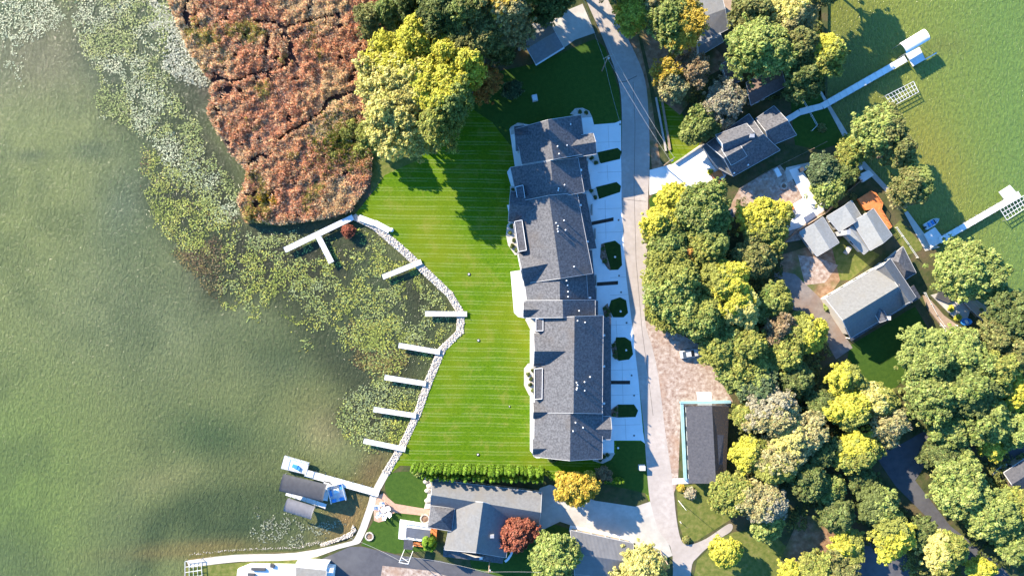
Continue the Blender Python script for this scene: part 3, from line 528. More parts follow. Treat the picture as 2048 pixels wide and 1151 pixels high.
T = [ # px, py, r, h, pal, label, extras
(842, 84, 50, 20, 'yellow', 'bright yellow tree forming the north tip of the big yellow clump beside the marsh', {}),
(892, 112, 36, 23, 'yellow', 'yellow tree on the north-east shoulder of the big clump beside the marsh', {}),
(790, 150, 60, 18, 'pale', 'pale yellow tree on the west side of the big clump, hanging over the reeds', {'pal2': 'yellow', 'side': 1.2}),
(850, 168, 58, 22, 'yellow', 'tall yellow tree in the middle of the clump beside the marsh', {'pal2': 'pale', 'side': 3.6}),
(795, 232, 58, 19, 'pale', 'cream-yellow thin-leaved tree in the south-west of the clump beside the marsh', {}),
(828, 272, 34, 15, 'pale', 'small sparse cream tree at the southern foot of the yellow clump, above the lawn corner', {}),
(745, 268, 30, 9, 'yg', 'low yellow-green tree between the reeds and the yellow clump', {}),
(893, 200, 48, 27, 'yellow', 'green and yellow tree on the east side of the yellow clump', {'pal2': 'green', 'side': -.8}),
(882, 250, 40, 25, 'yg', 'greener tree at the south-east corner of the yellow clump', {}),
(936, 140, 34, 25, 'yellow', 'vivid yellow rounded tree on the east edge of the clump, touching the orange tree', {}),
(968, 164, 27, 17, 'orange', 'small orange-red tree at the east edge of the yellow clump', {}),
(735, 160, 18, 10, 'pale', 'small pale tree poking into the reeds at the west edge of the clump', {}),
(742, 40, 28, 11, 'olive', 'olive tree at the top edge where the reeds meet the woods', {}),
(778, 24, 28, 12, 'green', 'dark green tree at the top edge, north-west of the yellow clump', {}),
(820, 8, 32, 14, 'dark', 'dark green tree at the top edge above the yellow clump', {}),
(885, 28, 42, 25, 'dark', 'shaded green tree at the top edge, between the yellow clump and the olive tree', {}),
(940, 20, 48, 27, 'olive', 'olive-green tree at the top edge, west of the tan and gold tree', {'pal2': 'green', 'side': 3}),
(960, 75, 42, 25, 'olive', 'mixed olive tree overhanging the dark lawn north of the townhouses', {}),
(1015, 30, 42, 26, 'tan', 'tan and gold tree at the top edge west of the grey-roofed house', {'pal2': 'gold', 'side': 2.5}),
(1040, 65, 28, 17, 'tan', 'thin brownish tree over the west corner of the northern grey-roofed house', {'bare': 1}),
(912, 90, 34, 20, 'dark', 'low dark tree in the shade north-east of the yellow clump', {}),
(1000, 100, 28, 11, 'dark', 'small dark tree on the shaded lawn north-west of the townhouses', {}),
(1026, 178, 17, 5, 'bluegreen', 'small lone bluish tree on the dark lawn north of the townhouses', {}),
(1095, 5, 34, 20, 'dark', 'dark tree at the top edge behind the northern grey-roofed house', {}),
(1262, 28, 33, 12, 'yellow', 'round yellow tree beside the road at the top edge', {}),
(1300, 8, 28, 13, 'tan', 'tan thin tree at the top edge right of the round yellow tree', {'bare': 1}),
(1352, 44, 54, 15, 'green', 'large green tree with a golden east side, west of the blue-grey flat-roofed house', {'pal2': 'gold', 'side': -.2}),
(1330, 145, 28, 11, 'gold', 'thin golden tree on the leafy bank beside the road', {'bare': 1}),
(1345, 172, 30, 11, 'tan', 'tan half-bare tree beside the road, above the long timber edging', {}),
(1388, 138, 30, 12, 'brown', 'brownish half-bare tree south of the blue-grey flat-roofed house', {'bare': 1}),
(1448, 205, 42, 9, 'grey', 'silvery bare-twigged tree beside the dark-roofed waterfront house', {'bare': 1}),
(1398, 252, 34, 9, 'green', 'leafy green tree below the silvery bare tree', {'pal2': 'dark', 'side': -1}),
(1505, 18, 40, 13, 'olive', 'dense olive tree at the top edge above the biggest green tree', {}),
(1520, 95, 62, 16, 'bright', 'biggest light green tree among the northern waterfront houses', {}),
(1585, 28, 48, 15, 'pale', 'pale gold tree at the top edge beside the eastern lake', {'pal2': 'tan', 'side': -1}),
(1602, 95, 36, 16, 'olive', 'brownish olive tree between the biggest green tree and the lake', {}),
(1652, 108, 38, 17, 'yg', 'yellow-olive tree leaning over the eastern lake north of the long pier', {'pal2': 'yellow', 'side': 2}),
(1606, 158, 34, 14, 'dark', 'dark green tree on the bank above the start of the long pier', {}),
(1592, 188, 18, 7, 'olive', 'small leafy tree east of the brown roof on the north bank', {}),
(1758, 262, 50, 14, 'bright', 'broad green tree on the bank south of the empty boat lift', {'pal2': 'olive', 'side': -.3}),
(1798, 300, 30, 14, 'olive', 'brownish tree on the lake edge, east neighbour of the broad green one', {}),
(1706, 300, 28, 6, 'yg', 'smaller yellow-green tree between the shore wall and the broad green tree', {}),
(1826, 368, 38, 15, 'olive', 'dark olive tree standing in the shallows east of the orange deck', {'pal2': 'green', 'side': .5}),
(1800, 392, 22, 8, 'tan', 'small reddish tan tree at the water beside the orange deck', {}),
(1655, 378, 34, 5, 'bright', 'green tree behind the long fence north-west of the orange deck', {}),
(1648, 340, 30, 6, 'bluegreen', 'low bluish bush-like tree beside the concrete terrace', {}),
(1690, 348, 24, 5, 'dark', 'low dark tree beside the small blue shed', {}),
(1350, 405, 38, 8, 'yellow', 'bright yellow tree on the grass triangle beside the road', {}),
(1408, 418, 52, 14, 'green', 'tall green tree at the north of the central grove', {}),
(1322, 452, 38, 12, 'yg', 'yellow-green tree on the roadside, north-west of the central grove', {'pal2': 'yellow', 'side': 2.2}),
(1335, 492, 38, 12, 'green', 'green roadside tree below the yellow-green one', {}),
(1415, 490, 42, 12, 'yg', 'mixed green tree just east of the orange patch of the grove', {'pal2': 'green', 'side': 1}),
(1375, 512, 22, 10, 'orange', 'small orange tree in the middle of the grove', {'pal2': 'gold', 'side': 0}),
(1530, 448, 50, 8, 'yg', 'yellow-olive tree standing west of the light grey garage', {'pal2': 'yellow', 'side': 2}),
(1512, 510, 42, 8, 'olive', 'olive tree south of the dirt yard, north-east of the two yellow trees', {}),
(1345, 570, 56, 15, 'bright', 'broad light green tree overhanging the road in the grove', {'pal2': 'yg', 'side': 1.6}),
(1342, 626, 40, 8, 'yg', 'loose yellow-green tree overhanging the gravel just north of the parked car', {'pal2': 'green', 'side': 0}),
(1402, 632, 50, 15, 'green', 'green tree in the heart of the grove, north-east of the parked car', {'pal2': 'yg', 'side': 2}),
(1448, 560, 44, 15, 'yellow', 'yellow tree in the grove, upper of the two big yellow ones', {'pal2': 'yg', 'side': 3}),
(1472, 608, 42, 15, 'yellow', 'yellow tree in the grove, lower of the two big yellow ones', {'pal2': 'pale', 'side': -1}),
(1545, 602, 36, 9, 'green', 'green tree at the east edge of the grove beside the shaded driveway', {'pal2': 'yg', 'side': .3}),
(1444, 690, 40, 12, 'green', 'mixed green tree just east of the parked car', {'pal2': 'yg', 'side': -2}),
(1490, 700, 46, 13, 'yg', 'yellow-green tree in the south of the grove', {}),
(1558, 660, 30, 11, 'brown', 'dark bare-branched tree between the grove and the grey-roofed house', {'bare': 1}),
(1612, 668, 40, 10, 'yellow', 'yellow tree beside the driveway of the large grey-roofed house', {'pal2': 'yg', 'side': 3}),
(1570, 705, 38, 11, 'yg', 'olive-yellow tree south-west of the large grey-roofed house', {}),
(1470, 745, 32, 10, 'green', 'low green tree at the edge of the gravel north of the blue-edged shed', {}),
(1515, 765, 44, 12, 'bluegreen', 'pale bluish-green tree north-east of the blue-edged shed', {'pal2': 'bright', 'side': 2}),
(1592, 760, 34, 10, 'dark', 'dark green tree in the shade north of the pale feathery trees', {}),
(1548, 825, 50, 15, 'tan', 'pale feathery tree east of the blue-edged shed', {'pal2': 'grey', 'side': 2}),
(1595, 870, 50, 15, 'tan', 'tall pale feathery tree in the middle of the southern wood', {'pal2': 'pale', 'side': 3}),
(1494, 830, 26, 9, 'yg', 'yellow-green tree touching the leafy side of the blue-edged shed roof', {}),
(1504, 905, 38, 11, 'yg', 'vivid yellow-green tree at the south-east of the blue-edged shed', {'pal2': 'yellow', 'side': 3}),
(1555, 925, 46, 14, 'tan', 'pale yellow-tan tree south of the feathery trees', {'pal2': 'yg', 'side': -1.5}),
(1460, 985, 40, 11, 'yg', 'yellow-green tree south of the blue-edged shed beside the roadside lawn', {}),
(1530, 1005, 46, 13, 'tan', 'sparse tan tree above the diagonal lawn edge', {'pal2': 'grey', 'side': -.7}),
(1536, 1050, 32, 9, 'bright', 'light green tree at the edge of the southern lawn', {}),
(1615, 960, 38, 12, 'dark', 'dark green tree east of the feathery trees', {}),
(1640, 900, 34, 11, 'dark', 'dark green tree in the shade between the feathery and yellow trees', {}),
(1690, 755, 34, 11, 'yellow', 'small yellow tree standing south of the large grey-roofed house', {'pal2': 'yg', 'side': 0}),
(1700, 818, 42, 13, 'yellow', 'yellow tree in the middle of the south-east wood', {'pal2': 'yg', 'side': -1}),
(1755, 800, 36, 12, 'pale', 'pale yellow tree joining the yellow tree and the great green oak', {'pal2': 'yg', 'side': 0}),
(1780, 850, 36, 12, 'tan', 'tan wispy tree beside the shaded driveway fork', {'bare': 1}),
(1712, 902, 46, 12, 'yg', 'round yellow-green tree north-west of the driveway fork', {'pal2': 'yellow', 'side': 2}),
(1850, 712, 56, 15, 'green', 'great green oak south of the narrow tan deck', {'pal2': 'bright', 'side': 2}),
(1915, 700, 44, 14, 'bright', 'green tree behind the white tarp and the deck rail', {}),
(1860, 790, 54, 15, 'green', 'green tree in the middle of the eastern oak clump', {}),
(1935, 775, 58, 16, 'green', 'dark green tree in the east of the oak clump', {'pal2': 'dark', 'side': -1}),
(2035, 705, 36, 13, 'olive', 'tan-olive tree on the right edge south of the dark green tree', {}),
(1990, 740, 40, 14, 'yg', 'yellow-green tree near the right edge among the oaks', {}),
(2036, 785, 36, 12, 'yellow', 'yellow tree on the right edge, east of the oak clump', {}),
(1975, 838, 46, 14, 'green', 'green tree south-east of the oak clump', {'pal2': 'bright', 'side': 0}),
(2030, 860, 34, 12, 'bright', 'light green tree on the right edge below the yellow one', {}),
(1982, 890, 24, 8, 'yellow', 'small golden tree below the oak clump', {}),
(1900, 860, 38, 11, 'green', 'olive green tree above the driveway fork', {}),
(1885, 910, 34, 10, 'dark', 'dark tree beside the shaded driveway, north-west of the huge light green tree', {}),
(1920, 975, 56, 14, 'bright', 'huge light green tree in the lower right corner', {}),
(1985, 1030, 52, 14, 'bright', 'light green tree right of the huge light green one', {'pal2': 'green', 'side': 0}),
(2035, 1010, 34, 12, 'yg', 'yellow-green tree on the right edge in the lower corner', {}),
(2030, 1085, 40, 12, 'green', 'green tree at the lower right corner of the picture', {}),
(1930, 540, 60, 13, 'bright', 'wide light green tree between the pier and the lakeside terrace', {}),
(1972, 548, 38, 12, 'green', 'darker green tree against the east flank of the wide light green one', {}),
(2030, 630, 50, 14, 'dark', 'dark olive tree on the right edge above the water', {}),
(1990, 665, 34, 12, 'olive', 'dark brownish tree beside the waterside decks', {}),
(1755, 1010, 38, 11, 'green', 'mid green tree in the southern wood above the bright yellow tree', {'pal2': 'dark', 'side': 3}),
(1675, 1030, 36, 11, 'dark', 'dark green tree north-west of the small yellow tree in the southern wood', {}),
(1785, 1068, 42, 12, 'yellow', 'bright yellow tree with drooping branches at the bottom of the wood', {'pal2': 'yg', 'side': 2}),
(1692, 1088, 36, 9, 'yellow', 'flat yellow-olive tree beside the bottom driveway', {'pal2': 'yg', 'side': 0}),
(1842, 1062, 28, 9, 'dark', 'dark green tree between the bright yellow and the olive tree at the bottom', {}),
(1885, 1100, 44, 12, 'yg', 'yellow-olive tree at the bottom edge west of the lower right drive', {'pal2': 'pale', 'side': 3}),
(1960, 1140, 26, 8, 'yellow', 'yellow tree cut by the bottom edge near the lower right corner', {}),
(1632, 1140, 36, 10, 'yg', 'yellow-green tree cut by the bottom edge, right of the long lawn', {}),
(1682, 1150, 40, 10, 'olive', 'olive tree at the bottom edge left of the bottom driveway', {}),
(1580, 1146, 26, 8, 'yellow', 'low yellow tree cut by the bottom edge at the end of the long lawn', {}),
(1450, 1104, 30, 10, 'yellow', 'lone yellow tree on the lawn beside the branching lane', {}),
(1283, 1142, 48, 11, 'pale', 'pale yellow tree cut by the bottom edge beside the ribbed metal roof', {'pal2': 'olive', 'side': -1.5}),
(1112, 1112, 42, 12, 'bright', 'light green tree at the west end of the ribbed metal roof', {}),
(1152, 976, 38, 9, 'gold', 'lone golden tree standing in the hedge line by the side road', {}),
(1205, 950, 15, 5, 'brown', 'thin bare sapling right of the golden tree', {'bare': 1}),
(1036, 1065, 32, 8, 'red', 'round coppery red tree beside the white-gabled house', {}),
(1645, 810, 30, 10, 'dark', 'dark shaded tree west of the middle yellow tree', {}),
(1725, 960, 30, 7, 'dark', 'low dark tree on the shaded lawn in the southern wood', {}),
(1660, 980, 32, 8, 'green', 'green understorey tree beside the brown clearing in the southern wood', {}),
(1925, 925, 30, 10, 'green', 'small green tree filling the gap north of the huge light green one', {}),
(1120, -60, 50, 26, 'green', 'unseen tall green tree, added for its shade just past the top edge beside the road', {}),  # unseen trees beyond the frame, added to shade the north lawn and road
(1050, -45, 52, 27, 'green', 'unseen tall green tree, added for its shade just past the top edge behind the tan and gold tree', {}),
(980, -45, 50, 27, 'olive', 'unseen tall olive tree, added for its shade just past the top edge behind the olive woods', {}),
(1230, -50, 40, 17, 'green', 'green tree just past the top edge east of the road', {}),
(1120, -10, 30, 15, 'dark', 'dark tree on the top edge between the grey-roofed house and the road', {}),
(900, -60, 50, 27, 'olive', 'unseen tall olive tree, added for its shade past the top edge, north-east of the yellow clump', {}),  # second unseen rank of trees, added to close gaps in that shade
(835, -55, 46, 24, 'green', 'unseen tall green tree, added for its shade past the top edge, north of the yellow clump', {}),
(1035, -125, 52, 28, 'green', 'unseen tallest green tree, added for its shade well past the top edge, left of the road', {}),
(1110, -140, 52, 28, 'olive', 'unseen tall olive tree, added for its shade well past the top edge, nearest the road', {}),
(955, -125, 52, 28, 'green', 'unseen tall green tree, added for its shade well past the top edge behind the woods', {}),
(1690, -60, 36, 12, 'olive', 'olive tree just past the top edge on the eastern lake shore', {}),
(1640, -20, 40, 16, 'olive', 'olive tree at the top edge leaning over the eastern lake', {}),
]
for px, py, r_, h_, pal, lab, ex in T:
    ex.setdefault('ry', .84+.32*((px*31+py*17) % 100)/100)
    tree(px, py, r_*(.95 if px > 1500 and py > 700 else 1), h_*(.8 if px > 1280 and py > 380 else 1), pal, lab, **ex)

# undergrowth that fills the floor of the woods
def undergrowth(polys, dens, cols, hmax, label):
    q = np.random.RandomState(77); VV = []; CC = []
    for poly in polys:
        a = np.array(poly); bb = (a[:, 0].max()-a[:, 0].min())*(a[:, 1].max()-a[:, 1].min())*S*S
        x, y = scatter(poly, int(bb*dens)); nn = fb(x*S, y*S, 4, 31); k = nn > .44; x, y, nn = x[k], y[k], nn[k]
        hgt = .3+np.clip((nn-.44)*9, 0, 1)*hmax
        cen = np.stack([(x-1024)*S, (575.5-y)*S, hgt*q.uniform(.4, 1, len(x))], -1); V, Cl = leafcloud(cen, np.full(len(x), .5), 7, .42, cols[0], cols[1], q, blend=np.clip((fb(x*S, y*S, 9, 40)-.35)*3, 0, 1)); VV.append(V); CC.append(Cl)
    V = np.concatenate(VV); tag(npmesh('undergrowth', V, np.arange(len(V)).reshape(-1, 4), M['leaf'], col=np.concatenate(CC)), label, 'undergrowth', kind='stuff')
undergrowth([[(1470, 640), (1560, 600), (1640, 640), (1650, 700), (1760, 780), (1840, 760), (2060, 640), (2060, 860), (1980, 900), (1870, 870), (1800, 830), (1750, 880), (1640, 960), (1700, 1020), (1640, 1060), (1560, 1050), (1460, 1000), (1480, 800), (1440, 740)],
    [(1300, 470), (1480, 400), (1560, 480), (1560, 640), (1420, 690), (1320, 640)], [(1870, 930), (2060, 900), (2060, 1150), (1960, 1120), (1880, 1000)], [(1700, 1000), (1860, 1020), (1920, 1160), (1840, 1160), (1720, 1080)],
    [(740, -20), (1100, -20), (1040, 60), (960, 110), (880, 60), (780, 30)], [(1390, 110), (1480, 140), (1640, 20), (1620, 200), (1560, 200), (1480, 220), (1400, 280), (1360, 200)]], 2.6, ((.10, .13, .04), (.24, .25, .07)), 2.6, 'mixed green and yellow undergrowth covering the floor of the woods')
# shrubs (clumps of leaves on short stems)
def shrub_mesh(h, r, pal, seed, n=40, cone=False, nl=26, size=.22):
    q = np.random.RandomState(seed); A, B = PAL[pal]
    if cone:
        z = q.uniform(.03, 1, n)**.8; t = q.uniform(0, 6.28, n); rr_ = r*(1-z)**.6*q.uniform(.6, 1, n); cen = np.stack([rr_*np.cos(t), rr_*np.sin(t), z*h], -1); rad = np.full(n, r*.38)
    else:
        d = q.normal(0, 1, (n, 3)); d /= np.linalg.norm(d, axis=1)[:, None]; d[:, 2] = abs(d[:, 2]); cen = d*np.array([r*.8, r*.8, h*.75])*q.uniform(.6, 1, (n, 1)); rad = np.full(n, r*.35)
    return leafcloud(cen, rad, nl, size, A, B, q)
def shrub_proto(name, label, cat, h, r, pal, seed, group=None, **kw):
    root = empty(name, (0, 0, 0), label, cat, group); V, Cl = shrub_mesh(h, r, pal, seed, **kw)
    npmesh('foliage', V, np.arange(len(V)).reshape(-1, 4), M['leaf'], root, Cl); b = MB(); b.tube((0, 0, 0), (0, 0, h*.7), .06, .02, 5); b.build('stem', M['bark'], root); return root
def place(proto, spots, used=[]):
    for i, s in enumerate(spots):
        o = proto if i == 0 else copy_tree(proto)
        q = P(s[0], s[1], 0); o.location = (q.x, q.y, .05); o.rotation_euler.z = (i*2.4) % 6.28; k = s[2] if len(s) > 2 else 1; o.scale = (k, k, k*(s[3] if len(s) > 3 else 1))
        if len(s) > 4: tag(o, s[4])
rr = random.Random(4)
hg = 'columnar evergreens of the two long hedge rows'
ONES = ['first', 'second', 'third', 'fourth', 'fifth', 'sixth', 'seventh', 'eighth', 'ninth', 'tenth', 'eleventh', 'twelfth', 'thirteenth', 'fourteenth', 'fifteenth', 'sixteenth', 'seventeenth', 'eighteenth', 'nineteenth']
def nth(n):
    if n < 20: return ONES[n-1]
    t = {2: 'twent', 3: 'thirt'}[n//10]; return t+'ieth' if n % 10 == 0 else t+'y-'+ONES[n % 10-1]
pr = shrub_proto('arborvitae', '', 'evergreen', 7.6, .62, 'thuja', 3, hg, cone=True, n=90, nl=22, size=.24)
place(pr, [(831+i*7.85+rr.uniform(-1, 1), 927+i*.22+rr.uniform(-1, 1), rr.uniform(.85, 1.1), rr.uniform(.88, 1.05), nth(i+1)+' columnar evergreen from the lake end in the sunlit front row of the hedge') for i in range(33)])
pr = shrub_proto('arborvitae', '', 'evergreen', 5.8, .62, 'thuja', 5, hg, cone=True, n=70, nl=20, size=.24)
place(pr, [(850+i*8.3+rr.uniform(-2, 2), 945+i*.24+rr.uniform(-2.5, 2), rr.uniform(.8, 1.1), rr.uniform(.75, 1.1), nth(i+1)+' evergreen from the lake end in the shaded back row of the hedge') for i in range(29)])
pr = shrub_proto('arborvitae', '', 'evergreen', 3.8, .6, 'thuja', 7, 'short hedge by the side road', cone=True, n=56, nl=18, size=.22)
place(pr, [(x, 949+(x-1100)*.05, rr.uniform(.8, 1.1), 1, nth(i+1)+' young evergreen from the west in the short hedge by the golden tree') for i, x in enumerate((1101, 1108, 1115, 1122, 1130, 1178, 1185, 1192, 1199, 1207, 1214, 1221, 1228, 1235, 1242))])
pr = shrub_proto('arborvitae', 'tall bright evergreen beside the lakeside deck, northern of the tight cluster', 'evergreen', 6.5, 1.1, 'thuja', 9, 'evergreen cluster by the lakeside deck', cone=True, n=110, nl=22, size=.26)
place(pr, [(856, 1068), (866, 1070, .95, 1, 'tall bright evergreen beside the lakeside deck, nearest the house wall'), (858, 1078, .9, 1, 'tall bright evergreen beside the lakeside deck, south-western of the tight cluster'), (868, 1082, .85, 1, 'tall bright evergreen beside the lakeside deck, south-eastern of the tight cluster')])
gs = 'small shrubs in the beds around the townhouses'
pr = shrub_proto('shrub', 'small dark round shrub in a stone bed against the townhouses', 'shrub', .9, .55, 'dark', 21, gs, n=24, size=.16)
BEDS = [('northernmost bed by the townhouses', [(1172, 226), (1160, 224)]), ('stone bed beside the first lawn island', [(1183, 316), (1192, 326)]), ('stone bed beside the second lawn island', [(1182, 381), (1190, 395)]),
 ('bed beside the third lawn island', [(1206, 497), (1209, 522, 1.2)]), ('bed beside the fourth lawn island', [(1210, 617), (1217, 622), (1213, 630)]), ('bed beside the fifth lawn island', [(1227, 690), (1231, 702), (1230, 712, 1.3)]),
 ('bed beside the southernmost lawn island', [(1232, 818), (1228, 828)]), ('rounded bed at the south-east townhouse corner', [(1206, 912, 1.3), (1215, 908), (1200, 918)]), ('rounded stone bed on the west townhouse wall', [(1024, 452, 1.2), (1033, 462), (1020, 466), (1028, 480), (1024, 492, 1.2), (1034, 500, 1.3)]),
 ('rounded pale bed at the southern lawn side', [(1066, 740), (1056, 748), (1062, 757), (1060, 768), (1066, 780)]), ('small bed west of the second townhouse', [(1026, 380), (1030, 395)])]
sp = []
for nm, ps in BEDS:
    for k, q in enumerate(ps): sp.append(tuple(q)+((1,) if len(q) == 2 else ())+(1, nth(k+1)+' dark shrub from north in the '+nm))
place(pr, sp)
pr = shrub_proto('shrub', 'pale green round shrub on the shore lawn by the long pier', 'shrub', 1.4, 1.3, 'olive', 25, n=40, size=.25)
place(pr, [(1642, 256)])
for i, (x, y, k, pl, lab) in enumerate([(1900, 616, .9, 'yellow', 'upper of the two round yellow bushes beside the tan deck'), (1914, 634, .9, 'yellow', 'lower of the two round yellow bushes beside the tan deck'),
    (1705, 394, .9, 'olive', 'round olive bush at the north corner of the orange deck'), (1656, 612, 1.3, 'green', 'dark green bush at the west corner of the large grey roof'), (1420, 344, .7, 'yellow', 'small yellow bush on the pale driveway'),
    (705, 252, 1.9, 'yg', 'yellow-green bush in the reeds by the foot of the pale trees'), (722, 302, 2.3, 'yg', 'bright bush between the reeds and the pale trees'), (655, 285, 1.5, 'olive', 'westernmost olive bush inside the reed bed'), (733, 335, 1.8, 'olive', 'olive bush at the east edge of the reed bed'), (745, 75, 2.2, 'olive', 'large olive bush at the north-east corner of the reed bed'), (838, 938, 1.8, 'green', 'round green bush at the lake end of the long hedge'), (858, 942, 1.5, 'yg', 'second round bush at the lake end of the long hedge'), (692, 270, 2.2, 'yg', 'yellow-green bush growing in the reeds'), (670, 310, 1.8, 'yg', 'low bush in the reeds south of the yellow-green one'), (1105, 913, 1.4, 'dark', 'dark bush at the south-west corner of the townhouses'),
    (1380, 985, 1.6, 'grey', 'leafless pale bush on the roadside lawn below the blue-edged shed'), (1362, 975, 1.0, 'gold', 'small golden bush at the corner of the roadside lawn'), (1372, 1078, 1.0, 'olive', 'small bush at the tip of the roadside lawn'), (698, 463, 1.8, 'red', 'reddish bush growing through the water by the T-shaped dock'), (1715, 290, 1.6, 'olive', 'olive bush on the bank beside the shore wall'), (1440, 368, 1, 'red', 'pinkish flowering bush at the driveway corner')]):
    p = shrub_proto('bush', lab, 'bush', 1.0*k, 1.0*k, pl, 40+i, n=int(40+20*k), size=.28); place(p, [(x, y)])

# ------------------------------------------------------------------ buildings
def inset(pts, d):
    c = sum((Vector((p[0], p[1])) for p in pts), Vector((0, 0)))/len(pts); n = len(pts); out = []
    for i in range(n):
        p = Vector(pts[i][:2]); a = (Vector(pts[i-1][:2])-p).normalized(); b = (Vector(pts[(i+1) % n][:2])-p).normalized(); out.append(p+(a+b)*d)
    return out
def roof(root, e, rdg, m, wall=None, hip=(0, 0), name='roof', trim=True, th=.22, wallz=0.0):
    """e: four eave corners (px,py,z): [A0,B0,B1,A1]; ridge ends between A0-B0 and A1-B1."""
    E = [P(*q) for q in e]; r0, r1 = P(*rdg[0]), P(*rdg[1])
    top = [E[0], E[1], E[2], E[3], r0, r1]; fs = [(0, 4, 5, 3), (1, 2, 5, 4)]; ends = [(0, 1, 4), (2, 3, 5)]
    for i in (0, 1):
        if hip[i]: fs.append(ends[i])
    b = MB(); lo = [v-Vector((0, 0, th)) for v in top]; b.v = [tuple(v) for v in top+lo]
    b.f = [tuple(f) for f in fs]+[tuple(i+6 for i in f[::-1]) for f in fs]
    rim = [(3, 0), (1, 2)]+([(0, 1)] if hip[0] else [(0, 4), (4, 1)])+([(2, 3)] if hip[1] else [(2, 5), (5, 3)])
    b.f += [(a, c, c+6, a+6) for a, c in rim]
    # fix winding upwards
    def up(f):
        v = [Vector(b.v[i]) for i in f[:3]]; return (v[1]-v[0]).cross(v[2]-v[0]).z
    nf = len(fs)
    for i in range(nf):
        if up(b.f[i]) < 0: b.f[i] = b.f[i][::-1]
        if up(b.f[nf+i]) > 0: b.f[nf+i] = b.f[nf+i][::-1]
    ro = b.build(name, m, root)
    if trim:
        t = MB()
        for a, c in rim:
            p, q = top[a], top[c]; cen = sum(top, Vector())/6; mid = (p+q)/2; o = Vector((mid.x-cen.x, mid.y-cen.y, 0)); d = (q-p).normalized(); nrm_ = Vector((d.y, -d.x, 0)); nrm_.normalize()
            if nrm_.dot(o) < 0: nrm_ = -nrm_
            off = nrm_*.07-Vector((0, 0, th*.45)); t.beam(p+off, q+off, .09, th*.9)
        t.build('fascia', M['trim'], root)
    if wall:
        wb = MB(); Wq = inset([(v.x, v.y) for v in E], .5); zs = [v.z for v in E]
        A0, B0, B1, A1 = Wq
        def lerp_ridge(rp, p, q):      # project ridge end onto the wall line
            d = (q-p); t = max(.1, min(.9, (Vector((rp.x, rp.y))-p).dot(d)/d.length_squared)); return p+d*t
        g0 = lerp_ridge(r0, A0, B0); g1 = lerp_ridge(r1, A1, B1); z0 = wallz; eps = th+.04
        def pt(v, z): return (v.x, v.y, z)
        sl = lambda z: z-eps-.02
        gz0 = (r0.z-eps-.3) if not hip[0] else None; gz1 = (r1.z-eps-.3) if not hip[1] else None
        def side(p, q, zp, zq): wb.add([pt(p, z0), pt(q, z0), pt(q, sl(zq)), pt(p, sl(zp))], [(0, 1, 2, 3)])
        side(A0, A1, zs[0]+.15, zs[3]+.15); side(B0, B1, zs[1]+.15, zs[2]+.15)
        for (p, q, zp, zq, g, gz) in ((A0, B0, zs[0], zs[1], g0, gz0), (A1, B1, zs[3], zs[2], g1, gz1)):
            if gz: wb.add([pt(p, z0), pt(q, z0), pt(q, sl(zq)+.15), pt(g, gz), pt(p, sl(zp)+.15)], [(0, 1, 2, 3, 4)])
            else: side(p, q, zp, zq)
        wb.build('wall', wall, root)
        # windows along the two eave walls
        for p, q, zt in ((A0, A1, min(zs[0], zs[3])), (B0, B1, min(zs[1], zs[2]))):
            L_ = (q-p).length; nW = int(L_/3.4); d = (q-p).normalized() if L_ > 0 else Vector((1, 0)); nn = Vector((d.y, -d.x)); cen2 = (A0+A1+B0+B1)/4
            if nn.dot((p+q)/2-cen2) < 0: nn = -nn
            for k in range(nW):
                c = p+d*(k+.5)*L_/nW+nn*.03
                for zz in ([1.6] if zt < 5 else [1.6, 4.4]):
                    if zz-.9 < wallz: continue
                    f = MB(); f.box((c.x, c.y, zz), (1.3, .08, 1.5), math.atan2(d.y, d.x)); fo = f.build('window', M['white'], root)
                    g_ = MB(); c2 = c+nn*.05; g_.box((c2.x, c2.y, zz), (1.1, .06, 1.3), math.atan2(d.y, d.x)); g_.build('pane', M['glass'], fo)
    return ro
def slab(root, pts, z0, z1, name, m):
    b = MB(); b.prism([tuple(P(x, y, z1)[:2]) for x, y in pts], z0, z1); return b.build(name, m, root)
def house(name, px, py, label, cat='house', group=None): q = P(px, py, 0); return empty(name, (q.x, q.y, 0), label, cat, group)
# ---- the long row of townhouses
TH = house('townhouse_row', 1110, 600, 'long stepped row of grey-shingled townhouses between the lawn and the road', 'townhouses')
sh = M['shingle']; sw = M['siding']
units = [([(1031, 258, 6.2), (1162, 230, 6.4), (1171, 307, 6.4), (1044, 328, 6.2)], [(1096, 240, 10.6), (1107, 318, 10.6)]),
         ([(1021, 335, 4.9), (1156, 316, 6.6), (1168, 384, 6.6), (1036, 404, 4.9)], [(1101, 322, 10.1), (1108, 394, 10.1)]),
         ([(1020, 407, 5.3), (1154, 386, 7.2), (1185, 546, 7.2), (1048, 566, 5.3)], [(1098, 391, 11.1), (1121, 556, 11.1)]),
         ([(1048, 556, 5.6), (1172, 540, 6.3), (1176, 601, 6.3), (1054, 601, 5.6)], [(1119, 548, 10.2), (1120, 601, 10.2)]),
         ([(1048, 601, 5.7), (1190, 600, 6.5), (1190, 632, 6.5), (1048, 635, 5.7)], [(1125, 600.5, 10.9), (1126, 634, 10.9)]),
         ([(1071, 637, 5.9), (1206, 631, 7.6), (1204, 826, 7.6), (1069, 824, 5.9)], [(1149, 633, 11.4), (1147, 825, 11.4)]),
         ([(1069, 822, 5.9), (1205, 823, 6.9), (1204, 916, 6.9), (1068, 912, 5.9)], [(1141, 823, 10.7), (1140, 920, 10.7)])]
for e, rd in units: roof(TH, e, rd, sh, sw)
